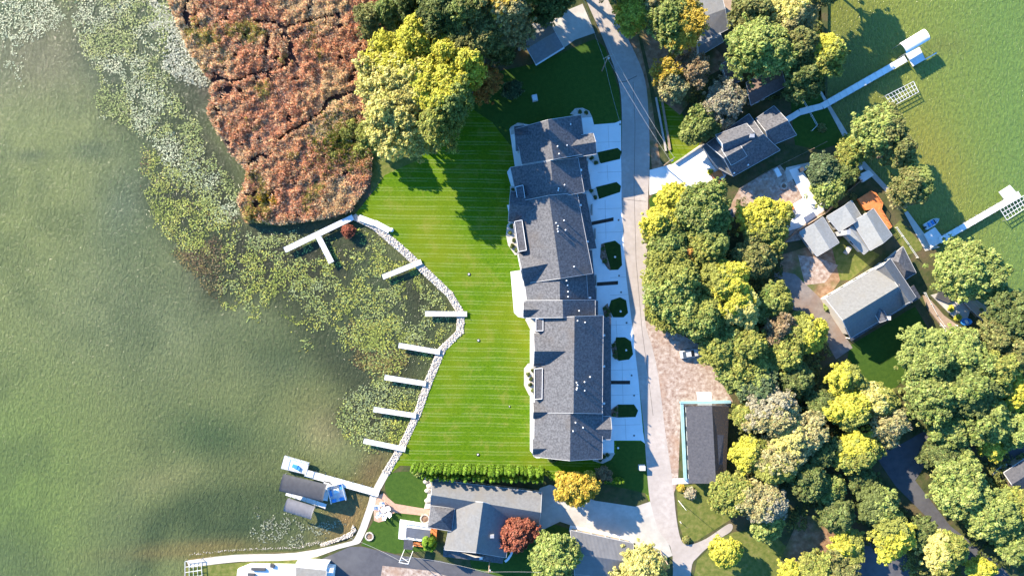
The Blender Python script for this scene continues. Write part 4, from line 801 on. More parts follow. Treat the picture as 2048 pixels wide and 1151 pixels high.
def cross(root, x0, y0, x1, y1, hw, zr, pitch, m=sh, wall=sw, into=1.0):   # a cross gable: front (x0,y0) -> where its ridge dies into the main roof
    a = P(x0, y0, zr); b = P(x1, y1, zr); d = (b-a).normalized(); n_ = Vector((-d.y, d.x, 0)); b2 = b+d*into; hwm = hw*S*(H-zr)/H; ze = zr-hwm*pitch
    def px(v): k = S*(H-v.z)/H; return (v.x/k+1024, 575.5-v.y/k, v.z)
    A0 = a+n_*hwm; B0 = a-n_*hwm; A1 = b2+n_*hwm; B1 = b2-n_*hwm
    for v in (A0, B0, A1, B1): v.z = ze
    roof(root, [px(A0), px(B0), px(B1), px(A1)], [px(a), px(b2)], m, wall, wallz=0 if wall else 0)
cross(TH, 1030, 272, 1056, 270, 25, 8.25, .95); cross(TH, 1019, 409, 1062, 412, 31, 9.0, 1.0); cross(TH, 1043, 537, 1090, 528, 36, 9.6, 1.0)
cross(TH, 1047, 619, 1078, 619, 15, 7.9, 1.1); cross(TH, 1069, 702, 1131, 702, 33, 10.35, 1.05); cross(TH, 1067, 823.5, 1097, 823.5, 16, 7.95, 1.1); cross(TH, 1066, 897, 1092, 896.5, 16, 7.7, 1.1)
cross(TH, 1191, 284, 1148, 291, 21, 8.15, .62); cross(TH, 1223, 858, 1180, 858, 23, 8.0, .62)
def shed(root, q, m, wall, name='lower_roof'):      # q: [inner0, outer0, outer1, inner1] with z
    V_ = [P(*p) for p in q]; b = MB(); b.v = [tuple(v) for v in V_]+[tuple(v-Vector((0, 0, .22))) for v in V_]
    f = (0, 1, 2, 3); f = f if (V_[1]-V_[0]).cross(V_[2]-V_[0]).z > 0 else f[::-1]; b.f = [f, tuple(i+4 for i in f[::-1])]+[(i, (i+1) % 4, (i+1) % 4+4, i+4) for i in range(4)]
    b.build(name, m, root)
    if wall:
        W = inset([(v.x, v.y) for v in V_], .3); wb = MB(); z = min(v.z for v in V_)-.24; wb.prism([tuple(w_) for w_ in W], 0, z); wb.build('wall', wall, root)
shed(TH, [(1154, 313, 4.5), (1172, 311, 3.5), (1183, 378, 3.5), (1164, 382, 4.5)], sh, sw)
shed(TH, [(1152, 386, 4.5), (1172, 388, 3.5), (1193, 496, 3.5), (1174, 499, 4.5)], sh, sw)
shed(TH, [(1172, 500, 4.5), (1184, 500, 3.6), (1193, 600, 3.6), (1172, 602, 4.5)], sh, sw)
shed(TH, [(1186, 601, 4.3), (1196, 601, 3.6), (1196, 634, 3.6), (1186, 634, 4.3)], sh, sw)
shed(TH, [(1200, 634, 4.5), (1222, 634, 3.5), (1222, 833, 3.5), (1200, 833, 4.5)], sh, sw)
# garage doors under the lower roofs
for y in (335, 362, 420, 468, 560, 586, 655, 690, 740, 785, 815, 858):
    x = 1183 if y < 400 else 1189 if y < 480 else 1190 if y < 600 else 1217.4
    if y < 480: x = 1170+(y-311)*.13+ (0 if y < 385 else -2)
    q = P(x, y, 0); d = MB(); d.box((q.x+.1, q.y, 1.2), (.1, 2.6, 2.3)); d.build('garage_door', M['door'], TH)
# flat balcony roofs with white trim
for pts, zz in (([(1031, 374), (1046, 370), (1050, 396), (1035, 398)], 6.9), ([(1029, 443), (1044, 440), (1053, 500), (1037, 503)], 7.4), ([(1072, 637), (1086, 637), (1086, 661), (1072, 661)], 7.3), ([(1069, 737), (1085, 736), (1084, 797), (1069, 798)], 7.3), ([(1088, 638), (1138, 637), (1138, 646), (1088, 646)], 9.9)):
    if zz > 9: continue
    f = slab(TH, pts, 0, zz, 'balcony', sh); t = MB(); L_ = [P(x, y, zz+.06) for x, y in pts]
    for i in range(4): t.beam(L_[i], L_[(i+1) % 4], .12, .14)
    t.build('balcony_trim', M['white'], f)
def z_at(px, py):                                  # height of the townhouse roof slope below a vent
    for e, rd in units:
        if min(e[0][1], e[1][1])-2 <= py <= max(e[2][1], e[3][1])+2:
            t = (py-rd[0][1])/(rd[1][1]-rd[0][1]); xr = rd[0][0]+(rd[1][0]-rd[0][0])*t; xe = e[1][0]+(e[2][0]-e[1][0])*t; u = (px-xr)/(xe-xr)
            if 0 <= u <= 1.2: return rd[0][2]+(e[1][2]-rd[0][2])*u
    return 9
for x, y in ((1141, 249), (1134, 291), (1115, 293), (1118, 308), (1129, 370), (1117, 377), (1116, 381), (1128, 441), (1112, 446), (1116, 452), (1115, 458), (1116, 463), (1131, 460), (1148, 533), (1133, 561), (1135, 570), (1136, 583), (1136, 593), (1158, 621), (1156, 636), (1155, 641), (1170, 644), (1153, 764), (1155, 769), (1154, 775), (1153, 778), (1169, 763), (1169, 780), (1151, 844), (1166, 854), (1146, 861), (1180, 753)):
    z = z_at(x, y); q = P(x, y, z+.4); v = MB(); v.lathe((q.x, q.y, z-.1), [(.10, 0), (.10, .75), (.17, .76), (.17, .92), (.05, .97)], 8); v.build('vent_pipe', M['white'], TH)
for x, y in ((1160, 340), (1159, 410), (1173, 483), (1178, 595), (1206, 670), (1206, 732), (1206, 806)):
    q = P(x, y, 6.2); v = MB(); v.box((q.x+.2, q.y, 6.2), (.5, .4, .5)); v.lathe((q.x+.35, q.y, 5.7), [(.1, 0), (.22, .2), (.12, .45)], 8); v.build('wall_lamp', M['white'], TH)
# ---- other houses
h = house('house', 1082, 80, 'grey-roofed house with wide white gutter beside the road at the top edge')
roof(h, [(1072, 128, 3.2), (1127, 94, 3.2), (1092, 33, 3.2), (1037, 67, 3.2)][::-1] and [(1037, 67, 3.2), (1072, 128, 3.2), (1127, 94, 3.2), (1092, 33, 3.2)], [(1054, 97, 4.9), (1110, 64, 4.9)], M['shingle_mid'], M['siding'])
b = MB(); b.beam(P(1071, 130, 3.1), P(1128, 95, 3.1), .45, .2); b.build('gutter', M['white'], h)
h = house('house', 1425, 50, 'blue-grey low-roofed house beneath the green and gold tree at the top edge')
roof(h, [(1385, -8, 3.4), (1405, 84, 3.4), (1456, 58, 3.4), (1440, -20, 3.4)], [(1396, 38, 4.6), (1450, 18, 4.6)], M['shingle_mid'], M['siding_grey'])
roof(h, [(1395, 72, 3.0), (1398, 112, 3.0), (1447, 83, 3.0), (1436, 60, 3.0)], [(1397, 92, 3.9), (1442, 72, 3.9)], M['shingle_mid'], M['siding_grey'])
b = MB(); b.prism([tuple(P(x, y)[:2]) for x, y in ((1445, 0), (1462, -5), (1468, 48), (1452, 58))], 0, .5); b.build('deck', M['wood'], h)
h = house('house', 1535, 175, 'brown-roofed house under the biggest green tree by the eastern lake')
roof(h, [(1493, 165, 3.2), (1502, 210, 3.2), (1572, 172, 3.2), (1560, 130, 3.2)], [(1497, 187, 4.6), (1566, 151, 4.6)], M['shingle_brown'], M['siding'])
roof(h, [(1443, 128, 3.0), (1456, 170, 3.0), (1486, 160, 3.0), (1470, 115, 3.0)], [(1450, 149, 4.0), (1478, 138, 4.0)], M['shingle_brown'], M['siding'])
h = house('house', 1500, 290, 'dark-shingled waterfront house with dormers at the foot of the long pier')
dk = M['shingle']
roof(h, [(1414, 287, 3.6), (1467, 352, 3.6), (1560, 300, 3.6), (1498, 228, 3.6)], [(1448, 316, 7.6), (1526, 268, 7.6)], dk, M['siding_grey'])
roof(h, [(1512, 237, 4.2), (1540, 292, 4.2), (1593, 270, 4.2), (1548, 212, 4.2)], [(1532, 262, 7.0), (1575, 241, 7.0)], dk, M['siding_grey'])
cross(h, 1446, 288, 1500, 268, 24, 8.3, .8, dk, M['white'])
roof(h, [(1443, 297, 6.2), (1463, 330, 6.2), (1494, 312, 6.2), (1475, 282, 6.2)], [(1453, 313, 7.9), (1484, 296, 7.9)], dk, M['white'])
roof(h, [(1405, 292, 2.6), (1437, 336, 2.6), (1467, 352, 2.6), (1424, 282, 2.6)], [(1420, 314, 3.4), (1446, 318, 3.4)], M['shingle_mid'], M['siding_grey'])
b = MB(); q = P(1503, 272, 8); b.box((q.x, q.y, 6), (1.0, .8, 5)); b.build('chimney', M['siding_grey'], h)
for x, y in ((1468, 346), (1496, 330)): q = P(x, y, 4.6); b = MB(); b.lathe((q.x, q.y, 4.0), [(.12, 0), (.12, .8), (.2, .85)], 8); b.build('vent_pipe', M['white'], h)
h = house('garage', 1640, 473, 'light grey gabled garage beside the long fence', 'garage')
roof(h, [(1599, 464, 2.9), (1646, 434, 2.9), (1678, 485, 2.9), (1634, 512, 2.9)], [(1628, 447, 4.3), (1659, 497, 4.3)], M['shingle_pale'], M['siding'])
h = house('house', 1720, 450, 'light grey-roofed cottage wrapped by the orange deck')
roof(h, [(1654, 433, 3.3), (1703, 401, 3.3), (1724, 434, 3.3), (1679, 463, 3.3)], [(1690, 411, 4.9), (1711, 443, 4.9)], M['shingle_pale'], M['siding'])
roof(h, [(1705, 443, 3.8), (1747, 417, 3.8), (1784, 470, 3.8), (1741, 500, 3.8)], [(1733, 428, 5.8), (1767, 485, 5.8)], M['shingle_pale'], M['siding'])
roof(h, [(1688, 465, 3.0), (1710, 445, 3.0), (1742, 497, 3.0), (1728, 508, 3.0)], [(1700, 457, 3.9), (1736, 501, 3.9)], M['shingle_pale'], M['siding'])
b = MB(); q = P(1693, 465, 5); b.box((q.x, q.y, 3), (.9, 1.1, 6)); b.build('chimney', M['siding_grey'], h)
dkk = house('deck', 1755, 415, 'orange timber deck wrapping the cottage on the lake side', 'deck')
slab(dkk, [(1716, 398), (1742, 382), (1752, 386), (1766, 406), (1763, 418), (1784, 453), (1776, 459), (1749, 418), (1732, 420), (1720, 405)], .3, 1.0, 'deck_floor', M['orange_wood'])
b = MB(); L_ = [P(x, y, 1.9) for x, y in ((1742, 382), (1752, 386), (1766, 406), (1763, 418), (1784, 453), (1776, 459))]
for i in range(5):
    b.beam(L_[i], L_[i+1], .09, .09)
    for k in range(4): p_ = L_[i].lerp(L_[i+1], k/4); b.beam(p_, p_-Vector((0, 0, 1)), .08, .08)
b.build('railing', M['orange_wood'], dkk)
h = house('house', 1740, 600, 'large grey-roofed house with a projecting east gable above the shaded lawn')
roof(h, [(1651, 596, 4.2), (1702, 675, 4.2), (1812, 610, 4.2), (1762, 530, 4.2)], [(1686, 640, 8.4), (1796, 573, 8.4)], M['shingle_light'], M['siding'])
roof(h, [(1752, 538, 4.4), (1781, 517, 4.4), (1832, 594, 4.4), (1806, 611, 4.4)], [(1768, 529, 8.0), (1820, 604, 8.0)], M['shingle_mid'], M['siding'])
roof(h, [(1776, 518, 2.9), (1806, 493, 2.9), (1832, 545, 2.9), (1808, 560, 2.9)], [(1797, 524, 4.6), (1812, 540, 4.6)], M['shingle'], M['siding'], hip=(1, 1))
shed(h, [(1690, 655, 3.7), (1703, 682, 2.7), (1842, 594, 2.7), (1828, 570, 3.7)], M['shingle'], None, 'porch_roof')
b = MB()
for i in range(7): q = P(1703+i*22, 679-i*13.8, 2.6); b.box((q.x, q.y+.3, 1.3), (.18, .18, 2.6))
b.build('porch_post', M['white'], h)
b = MB(); q = P(1779, 636, 6); b.box((q.x, q.y, 2.9), (.9, .9, 5.8)); b.build('chimney', M['siding'], h)
cross(h, 1772, 640, 1756, 612, 9, 6.6, .9, M['shingle'], M['siding'])
# white-gabled lower house
h = house('house', 960, 1040, 'broad grey-roofed house with a small pyramid roof below the long hedge')
roof(h, [(866, 958, 3.6), (861, 1016, 3.6), (1078, 1049, 3.6), (1083, 985, 3.6)], [(863, 989, 7.0), (1081, 1024, 7.0)], M['shingle_mid'], M['siding'])
roof(h, [(910, 1000, 3.9), (1020, 1020, 3.9), (1012, 1114, 3.9), (889, 1098, 3.9)], [(966, 1004, 8.0), (952, 1104, 8.0)], M['shingle_mid'], M['siding'], hip=(0, 0))
roof(h, [(862, 1011, 4.6), (909, 1016, 4.6), (903, 1061, 4.6), (856, 1053, 4.6)], [(883, 1035.5, 7.2), (882.6, 1038, 7.2)], M['shingle'], M['siding'], hip=(1, 1))
shed(h, [(887, 1092, 3.4), (886, 1112, 2.8), (1005, 1126, 2.8), (1010, 1106, 3.4)], M['shingle'], M['siding'], 'porch_roof')
b = MB(); q = P(984, 1073, 7.2); b.box((q.x, q.y, 6.6), (.9, .6, 1.0)); b.build('chimney', M['siding_grey'], h)
b = MB(); L_ = [P(x, y, 3.0) for x, y in ((1010, 1122), (1016, 1117), (1022, 1108), (1027, 1094))]
for i in range(3): b.beam(L_[i], L_[i+1], .5, .25)
b.build('gutter', M['white'], h)
for x, y in ((977, 1090), (962, 1115)): q = P(x, y, 5); b = MB(); b.box((q.x, q.y, 4.7), (.7, .6, .7)); b.build('vent', M['white'], h)
# lakeside deck of that house
dd = house('deck', 830, 1062, 'white-railed lakeside deck with an orange timber floor beside the pyramid roof', 'deck')
slab(dd, [(800, 1040), (862, 1050), (860, 1084), (797, 1076)], 0, .9, 'deck_floor', M['white'])
slab(dd, [(860, 1056), (874, 1058), (872, 1082), (858, 1080)], 0, .95, 'timber_floor', M['orange_wood'])
slab(dd, [(824, 1084), (862, 1086), (862, 1095), (824, 1090)], 0, .7, 'step', M['orange_wood'])
b = MB(); L_ = [P(x, y, 1.9) for x, y in ((862, 1050), (800, 1040), (797, 1076), (822, 1080))]
for i in range(3):
    b.beam(L_[i], L_[i+1], .1, .1)
    for k in range(7): p_ = L_[i].lerp(L_[i+1], k/7); b.beam(p_, p_-Vector((0, 0, 1)), .07, .07)
b.build('railing', M['white'], dd)
aw = house('awning', 836, 1067, 'grey fabric awning stretched over the lakeside deck', 'awning')
shed(aw, [(813, 1054, 3.6), (861, 1060, 3.6), (859, 1080, 2.9), (811, 1073, 2.9)], M['canopy_lightgrey'], None, 'canopy')
for x, y in ((814, 1055), (860, 1061), (812, 1072)): q = P(x, y, 2.8); b = MB(); b.tube((q.x, q.y, .9), (q.x, q.y, 3.0), .06); b.build('post', M['white'], aw)
ho = house('gazebo', 816, 1089, 'small dark square roof on white posts beside the lakeside deck', 'gazebo')
shed(ho, [(808, 1078, 3.2), (826, 1080, 3.2), (825, 1099, 3.0), (807, 1097, 3.0)], M['shingle_dark'], None, 'roof')
for x, y in ((809, 1079), (825, 1081), (824, 1098), (808, 1096)): q = P(x, y, 3); b = MB(); b.tube((q.x, q.y, 0), (q.x, q.y, 3), .08); b.build('post', M['white'], ho)
ma = house('antenna_mast', 815, 1100, 'tall white twin-pole mast with cross bracing by the dark asphalt drive', 'mast')
b = MB(); a0 = P(809, 1098, 0); b0 = P(826, 1101, 0); a1 = a0+Vector((0, 0, 7.5)); b1 = b0+Vector((0, 0, 7.5)); b.tube(a0, a1, .09); b.tube(b0, b1, .09); b.build('pole', M['white'], ma)
b = MB(); b.beam(a1, b1, .1, .1); b.beam(a1-Vector((0, 0, 1)), b1-Vector((0, 0, 3)), .06, .06); b.beam(a1-Vector((0, 0, 3)), b1-Vector((0, 0, 1)), .06, .06); b.build('brace', M['white'], ma)
# ribbed metal roofed garage
h = house('garage', 1205, 1105, 'garage with a ribbed grey metal roof at the bottom edge', 'garage')
roof(h, [(1141, 1060, 3.3), (1150, 1152, 3.3), (1270, 1168, 3.3), (1266, 1086, 3.3)], [(1146, 1106, 5.6), (1268, 1124, 5.6)], M['metal_roof'], M['siding_tan'])
# blue-edged shed
h = house('shed', 1405, 885, 'long dark-roofed shed with pale blue trim and a leaf-strewn eastern slope', 'shed')
roof(h, [(1372, 813, 3.0), (1458, 812, 3.0), (1452, 965, 3.0), (1378, 966, 3.0)], [(1424, 811, 4.6), (1432, 966, 4.6)], M['shingle_dark'], M['white'], trim=False)
for o in h.children:
    if o.name.startswith('roof'): o.data.materials.append(M['leafy_roof']); [setattr(p_, 'material_index', 1) for p_ in o.data.polygons if p_.normal.x > .2 and p_.normal.z > .3]
slab(h, [(1362, 808), (1367, 808), (1374, 960), (1369, 960)], 0, .9, 'trim', M['blue_paint']); slab(h, [(1361, 803), (1462, 801), (1462, 806), (1361, 807)], 0, 1.0, 'trim', M['blue_paint'])
# bottom-left house and its deck
h = house('house', 620, 1150, 'grey-roofed house with a white deck cut by the bottom edge')
roof(h, [(592, 1134, 3.4), (590, 1200, 3.4), (650, 1205, 3.4), (652, 1140, 3.4)], [(592, 1162, 5.2), (651, 1168, 5.2)], M['shingle_mid'], M['white'])
slab(h, [(592, 1124), (655, 1128), (652, 1140), (590, 1135)], 0, 2.8, 'porch', M['white']); slab(h, [(652, 1134), (667, 1136), (664, 1160), (650, 1160)], 0, 2.4, 'lean_to', M['white'])
slab(h, [(475, 1138), (500, 1128), (590, 1130), (590, 1180), (470, 1180)], 0, 1.0, 'deck', M['white'])
for x, y, a, c in ((502, 1135, 28, 6), (540, 1127, 8, 8), (495, 1146, 14, 6)): slab(h, [(x, y), (x+a, y+1), (x+a, y+c), (x, y+c-1)], 1.0, 1.5, 'bench', M['canopy_grey'])
h = house('house', 2035, 945, 'dark-roofed house on the right edge behind the huge light green tree')
roof(h, [(2008, 945, 3.2), (2040, 992, 3.2), (2110, 950, 3.2), (2075, 900, 3.2)], [(2024, 968, 5), (2092, 925, 5)], M['shingle_dark'], M['siding_tan'])
slab(h, [(1984, 945), (2012, 925), (2016, 931), (1990, 952)], 0, .6, 'step', M['concrete'])
# small shelters
h = house('shed', 1712, 340, 'small shed with a pale blue roof beside the shore wall', 'shed'); roof(h, [(1698, 340, 2.2), (1703, 350, 2.2), (1726, 338, 2.2), (1720, 327, 2.2)], [(1701, 345, 2.7), (1723, 332, 2.7)], M['white_metal'], M['siding'])
h = house('deck', 1733, 352, 'square blue-shaded platform between the small shed and the shore wall', 'deck'); slab(h, [(1715, 350), (1738, 340), (1748, 350), (1727, 364)], 0, .7, 'deck_floor', M['white'])
h = house('canopy', 1600, 416, 'flat white canopy roof on the pale terrace beside the orange crate', 'canopy'); slab(h, [(1586, 408), (1606, 396), (1618, 414), (1596, 429)], 2.3, 2.5, 'roof', M['white'])
for x, y in ((1588, 409), (1606, 399), (1616, 413), (1597, 426)): q = P(x, y, 2.3); b = MB(); b.tube((q.x, q.y, 0), (q.x, q.y, 2.3), .06); b.build('post', M['white'], h)
h = house('storage_box', 1578, 417, 'orange-brown covered box beside the flat white canopy', 'box'); slab(h, [(1570, 414), (1584, 406), (1589, 416), (1576, 425)], 0, 1.2, 'box_body', M['orange_wood']); slab(h, [(1569, 413.5), (1584, 405), (1590, 416), (1576, 426)], 1.2, 1.3, 'lid', M['orange_wood'])
h = house('shed', 1458, 432, 'small grey shed half hidden east of the grove', 'shed'); roof(h, [(1452, 424, 2.3), (1455, 438, 2.3), (1468, 432, 2.3), (1464, 418, 2.3)], [(1453, 431, 2.9), (1466, 425, 2.9)], M['shingle_light'], M['siding'])
# lakeside terraces to the right
h = house('deck', 1895, 640, 'narrow tan timber deck running beside the shaded lawn', 'deck'); slab(h, [(1848, 590), (1862, 600), (1888, 630), (1916, 650), (1898, 668), (1860, 622)], 0, .7, 'deck_floor', M['wood'])
b = MB(); L_ = [P(x, y, 1.6) for x, y in ((1916, 650), (1898, 668), (1880, 645))]
for i in range(2):
    b.beam(L_[i], L_[i+1], .12, .12)
    for k in range(4): p_ = L_[i].lerp(L_[i+1], k/4); b.beam(p_, p_-Vector((0, 0, .9)), .08, .08)
b.build('railing', M['white'], h)
h = house('terrace_deck', 1930, 610, 'grey waterside terrace below the wide light green tree', 'terrace'); slab(h, [(1862, 590), (1900, 580), (1945, 610), (1930, 650), (1905, 632)], 0, .3, 'deck_floor', M['old_concrete']); slab(h, [(1880, 580), (1908, 602), (1896, 606), (1872, 596)], .3, .7, 'bench', M['canopy_grey'])
h = house('boat_house', 1960, 600, 'brown slatted boat shelter beside the water right of the terrace', 'boat shelter'); roof(h, [(1926, 582, 2.5), (1918, 592, 2.5), (1965, 640, 2.5), (1985, 622, 2.5)], [(1924, 586, 3.0), (1976, 630, 3.0)], M['siding_tan'], M['wood'])
h = house('paddle_boat', 1905, 646, 'blue plastic paddle boat lying on the deck by the yellow bushes', 'boat')
q = P(1932, 643, .4); b = MB(); b.lathe((q.x, q.y, .1), [(.5, 0), (1.0, .15), (1.1, .45), (.9, .5), (.7, .25)], 14, 1.3, .8); b.build('hull', M['blue_plastic'], h); b = MB(); b.box((q.x, q.y, .6), (.5, .9, .35), .5); b.build('seat', M['white'], h)
h = house('tarp_mound', 1910, 665, 'pale tarpaulin-covered boat beyond the end of the narrow tan deck', 'covered boat')
q = P(1919, 668, .5); b = MB(); b.lathe((q.x, q.y, 0), [(1.0, 0), (1.2, .5), (.9, 1.0), (.3, 1.25)], 14, .8, 1.5); b.build('cover', M['white'], h, True)
# ------------------------------------------------------------------ fences and edging
def fence(name, label, pts, hgt, m, step=2.5, rails=2, solid=False):
    q0 = P(*pts[0]); root = empty(name, (q0.x, q0.y, 0), label, 'fence'); W = [P(x, y) for x, y in pts]; pb = MB(); rb = MB()
    for a, c in zip(W[:-1], W[1:]):
        L_ = (c-a).length; n_ = max(1, int(L_/step))
        for k in range(n_+1): p_ = a.lerp(c, k/n_); pb.beam(p_, p_+Vector((0, 0, hgt+.1)), .1, .1)
        if solid: rb.beam(a+Vector((0, 0, hgt/2)), c+Vector((0, 0, hgt/2)), .05, hgt)
        else:
            for k in range(rails): z = hgt*(k+1)/rails-.1; rb.beam(a+Vector((0, 0, z)), c+Vector((0, 0, z)), .05, .12)
    pb.build('post', m, root); rb.build('panel' if solid else 'rail', m, root); return root
fence('fence', 'long pale timber fence running diagonally between the dirt yard and the cottage', [(1560, 490), (1590, 462), (1650, 425), (1690, 385), (1718, 362)], 1.6, M['wood'], solid=True)
fence('fence', 'white fence line crossing the shore lawn south of the long pier', [(1601, 196), (1632, 252), (1622, 262)], 1.0, M['white'])
fence('fence', 'low timber fence along the bottom of the dark-roofed waterfront house', [(1478, 378), (1530, 345), (1600, 310), (1650, 285)], 1.0, M['wood'])
fence('fence', 'white railing beside the brown-roofed house', [(1502, 212), (1526, 200)], 1.0, M['white'])
fence('fence', 'white fence beside the narrow tan deck and shaded lawn', [(1846, 585), (1870, 630), (1900, 672)], 1.1, M['white'])
fence('fence', 'white fence at the lake side of the large grey-roofed house', [(1790, 455), (1815, 490), (1832, 515)], 1.0, M['white'])
b = house('edging', 1320, 250, 'long pale timber edging beam beside the road under the tan trees', 'edging'); m_ = MB(); m_.beam(P(1322, 190, .2), P(1340, 300, .2), .5, .4); m_.build('beam', M['wood'], b)
b = house('edging', 1315, 250, 'long dark timber edging beam nearer the road under the tan trees', 'edging'); m_ = MB(); m_.beam(P(1312, 195, .2), P(1332, 302, .2), .4, .4); m_.build('beam', M['old_concrete'], b)
b = house('retaining_wall', 1380, 315, 'low grey wall along the north side of the pale driveway', 'wall'); m_ = MB(); m_.beam(P(1350, 326, .3), P(1408, 288, .3), .4, .7); m_.build('wall', M['old_concrete'], b)
# ------------------------------------------------------------------ docks
def dock(label, sections, z=.55, posts=True, name='dock', cat='dock', group=None, m='white_metal', seams=2.4):
    c = sections[0]; q0 = P(c[0], c[1], z); root = empty(name, (q0.x, q0.y, WZ), label, cat, group)
    pb = []
    for (x0, y0, x1, y1, wpx) in sections:
        a = P(x0, y0, z); b = P(x1, y1, z); d = (b-a).normalized(); nn = Vector((-d.y, d.x, 0)); wm = wpx*S/2; L_ = (b-a).length; n_ = max(1, round(L_/seams))
        f = MB()
        for k in range(n_):
            p_ = a+d*(L_*k/n_+.03); q = a+d*(L_*(k+1)/n_-.03); f.prism([tuple((p_+nn*wm)[:2]), tuple((q+nn*wm)[:2]), tuple((q-nn*wm)[:2]), tuple((p_-nn*wm)[:2])], z-.12, z)
        f.build('deck_floor', M[m], root)
        fr = MB()
        for s_ in (-1, 1): fr.beam(a+nn*wm*.92*s_-Vector((0, 0, .2)), b+nn*wm*.92*s_-Vector((0, 0, .2)), .08, .16)
        fr.build('frame', M['galv'], root)
        if posts:
            for k in range(n_+1):
                for s_ in (-1, 1):
                    if k == 0 and s_ < 0: continue
                    p_ = a+d*(L_*k/n_)+nn*(wm+.06)*s_; t = MB(); t.tube((p_.x, p_.y, -2), (p_.x, p_.y, z+.25), .05, n=6); t.build('post', M['galv'], root)
    return root
gd = 'white piers of the townhouses'
dock('white T-shaped dock between the reeds and the lily pads', [(569, 500, 706, 434, 11), (637, 474, 663, 525, 11)], group=gd)
dock('white slanting dock second along the cove below the T-shaped one', [(765, 554, 843, 523, 10)], group=gd)
dock('white horizontal dock at the deepest bend of the cove', [(850, 627, 934, 627.5, 10)], group=gd)
dock('white dock fourth along the cove, just below its deepest bend', [(797, 690, 880, 704, 10)], group=gd)
dock('white dock fifth along the cove, above the dense lily bed', [(769, 754, 852, 767, 10)], group=gd)
dock('white dock sixth along the cove, cutting through the dense lily bed', [(747, 818, 832, 831, 10)], group=gd)
dock('white dock seventh along the cove, nearest the boat canopies', [(727, 881, 811, 898, 10)], group=gd)
dock('long white dock leading from the shore path to the covered boats', [(610, 945, 758, 986, 14), (655, 962, 648, 1000, 14), (572, 985, 652, 1012, 9)], z=.6)
pf = house('swim_raft', 590, 930, 'white railed raft platform at the lake end of the long white dock', 'raft')
slab(pf, [(569, 911, ), (618, 925), (612, 948), (562, 936)], .2, .7, 'deck_floor', M['white_metal'])
b = MB(); L_ = [P(x, y, 1.5) for x, y in ((569, 911), (618, 925), (612, 948), (562, 936))]
for i in range(4):
    b.beam(L_[i], L_[(i+1) % 4], .08, .08)
    for k in range(4): p_ = L_[i].lerp(L_[(i+1) % 4], k/4); b.beam(p_, p_-Vector((0, 0, .9)), .06, .06)
b.build('railing', M['galv'], pf)
b = MB(); q = P(590, 932, 1); b.box((q.x, q.y, .95), (1.3, .8, .5), -.3); b.box((q.x+.7, q.y-.5, .9), (.8, .8, .4), -.3); b.build('locker', M['blue_plastic'], pf)
def barrel(label, a, c, wpx, z, arch, m, name='boat_canopy', ends=True):    # arched fabric canopy on four posts
    A, B = P(*a, z), P(*c, z); d = (B-A).normalized(); nn = Vector((-d.y, d.x, 0)); W_m = wpx*S/2; mid = (A+B)/2; root = empty(name, (mid.x, mid.y, WZ), label, 'boat canopy')
    n_ = 18; k_ = 9; V_ = []; F_ = []
    for i in range(n_+1):
        p_ = A.lerp(B, i/n_); rib = .20 if i % 2 == 0 else 0
        for j in range(k_+1): t = math.pi*j/k_; V_.append(p_+nn*W_m*math.cos(t)+Vector((0, 0, (arch+rib)*math.sin(t))))
    for i in range(n_):
        for j in range(k_): s_ = i*(k_+1)+j; F_.append((s_, s_+1, s_+k_+2, s_+k_+1))
    npmesh('canopy', [tuple(v) for v in V_], F_, M[m], root)
    for e_ in (A+d*.3, B-d*.3):
        for s_ in (-1, 1): p_ = e_+nn*W_m*.9*s_; t = MB(); t.tube((p_.x, p_.y, -2), (p_.x, p_.y, z+.1), .06); t.build('post', M['galv'], root)
    fr = MB(); 
    for s_ in (-1, 1): fr.beam(A+nn*W_m*.95*s_, B+nn*W_m*.95*s_, .1, .1)
    fr.build('frame', M['galv'], root); return root
barrel('wide dark grey arched boat canopy beside the long white dock', (563, 964), (650, 985), 35, 2.7, .5, 'canopy_grey')
barrel('smaller ribbed light grey boat canopy, outermost from the dock', (572, 1008), (627, 1025), 27, 2.3, .9, 'canopy_lightgrey')
def boat(label, px, py, L_, Wd, ang, cat='boat', hullm='white', cover=None, name='motorboat', blue='blue_plastic', z=WZ):
    q = P(px, py, z); root = empty(name, (q.x, q.y, z), label, cat); n_ = 12; V_ = []; F_ = []
    for i in range(n_+1):
        t = i/n_; wd = Wd/2*(1-max(0, (t-.45)/.55)**2.2)**.9+.02; x = -L_/2+L_*t; sheer = .65+.2*t
        V_ += [(x, 0, -.15), (x, -wd*.8, .05), (x, -wd, sheer), (x, -wd*.86, sheer+.02), (x, -wd*.72, .35), (x, wd*.72, .35), (x, wd*.86, sheer+.02), (x, wd, sheer), (x, wd*.8, .05)]
    for i in range(n_):
        for j in range(9): a = i*9+j; b_ = i*9+(j+1) % 9; F_.append((a, b_, b_+9, a+9))
    cs, sn = math.cos(ang), math.sin(ang)
    def tr(v): return (q.x+v[0]*cs-v[1]*sn, q.y+v[0]*sn+v[1]*cs, z+v[2])
    b = MB(); b.add([tr(v) for v in V_], F_+[tuple(range(9))]); b.build('hull', M[hullm], root)
    for x in (-L_*.2, L_*.05): c = tr((x, 0, .55)); b = MB(); b.box(c, (.45, Wd*.6, .35), ang); b.build('seat', M[blue], root)
    b = MB(); c = tr((-L_/2-.2, 0, .7)); b.box(c, (.45, .4, .7), ang); b.build('outboard_motor', M['dark_metal'], root)
    b = MB(); b.beam(tr((L_*.15, -Wd*.38, .85)), tr((L_*.15, Wd*.38, .85)), .06, .4); b.build('windshield', M['glass'], root); return root
boat('small white open motorboat moored beside the shaded blue platform', 1861, 446, 3.8, 1.6, .55)
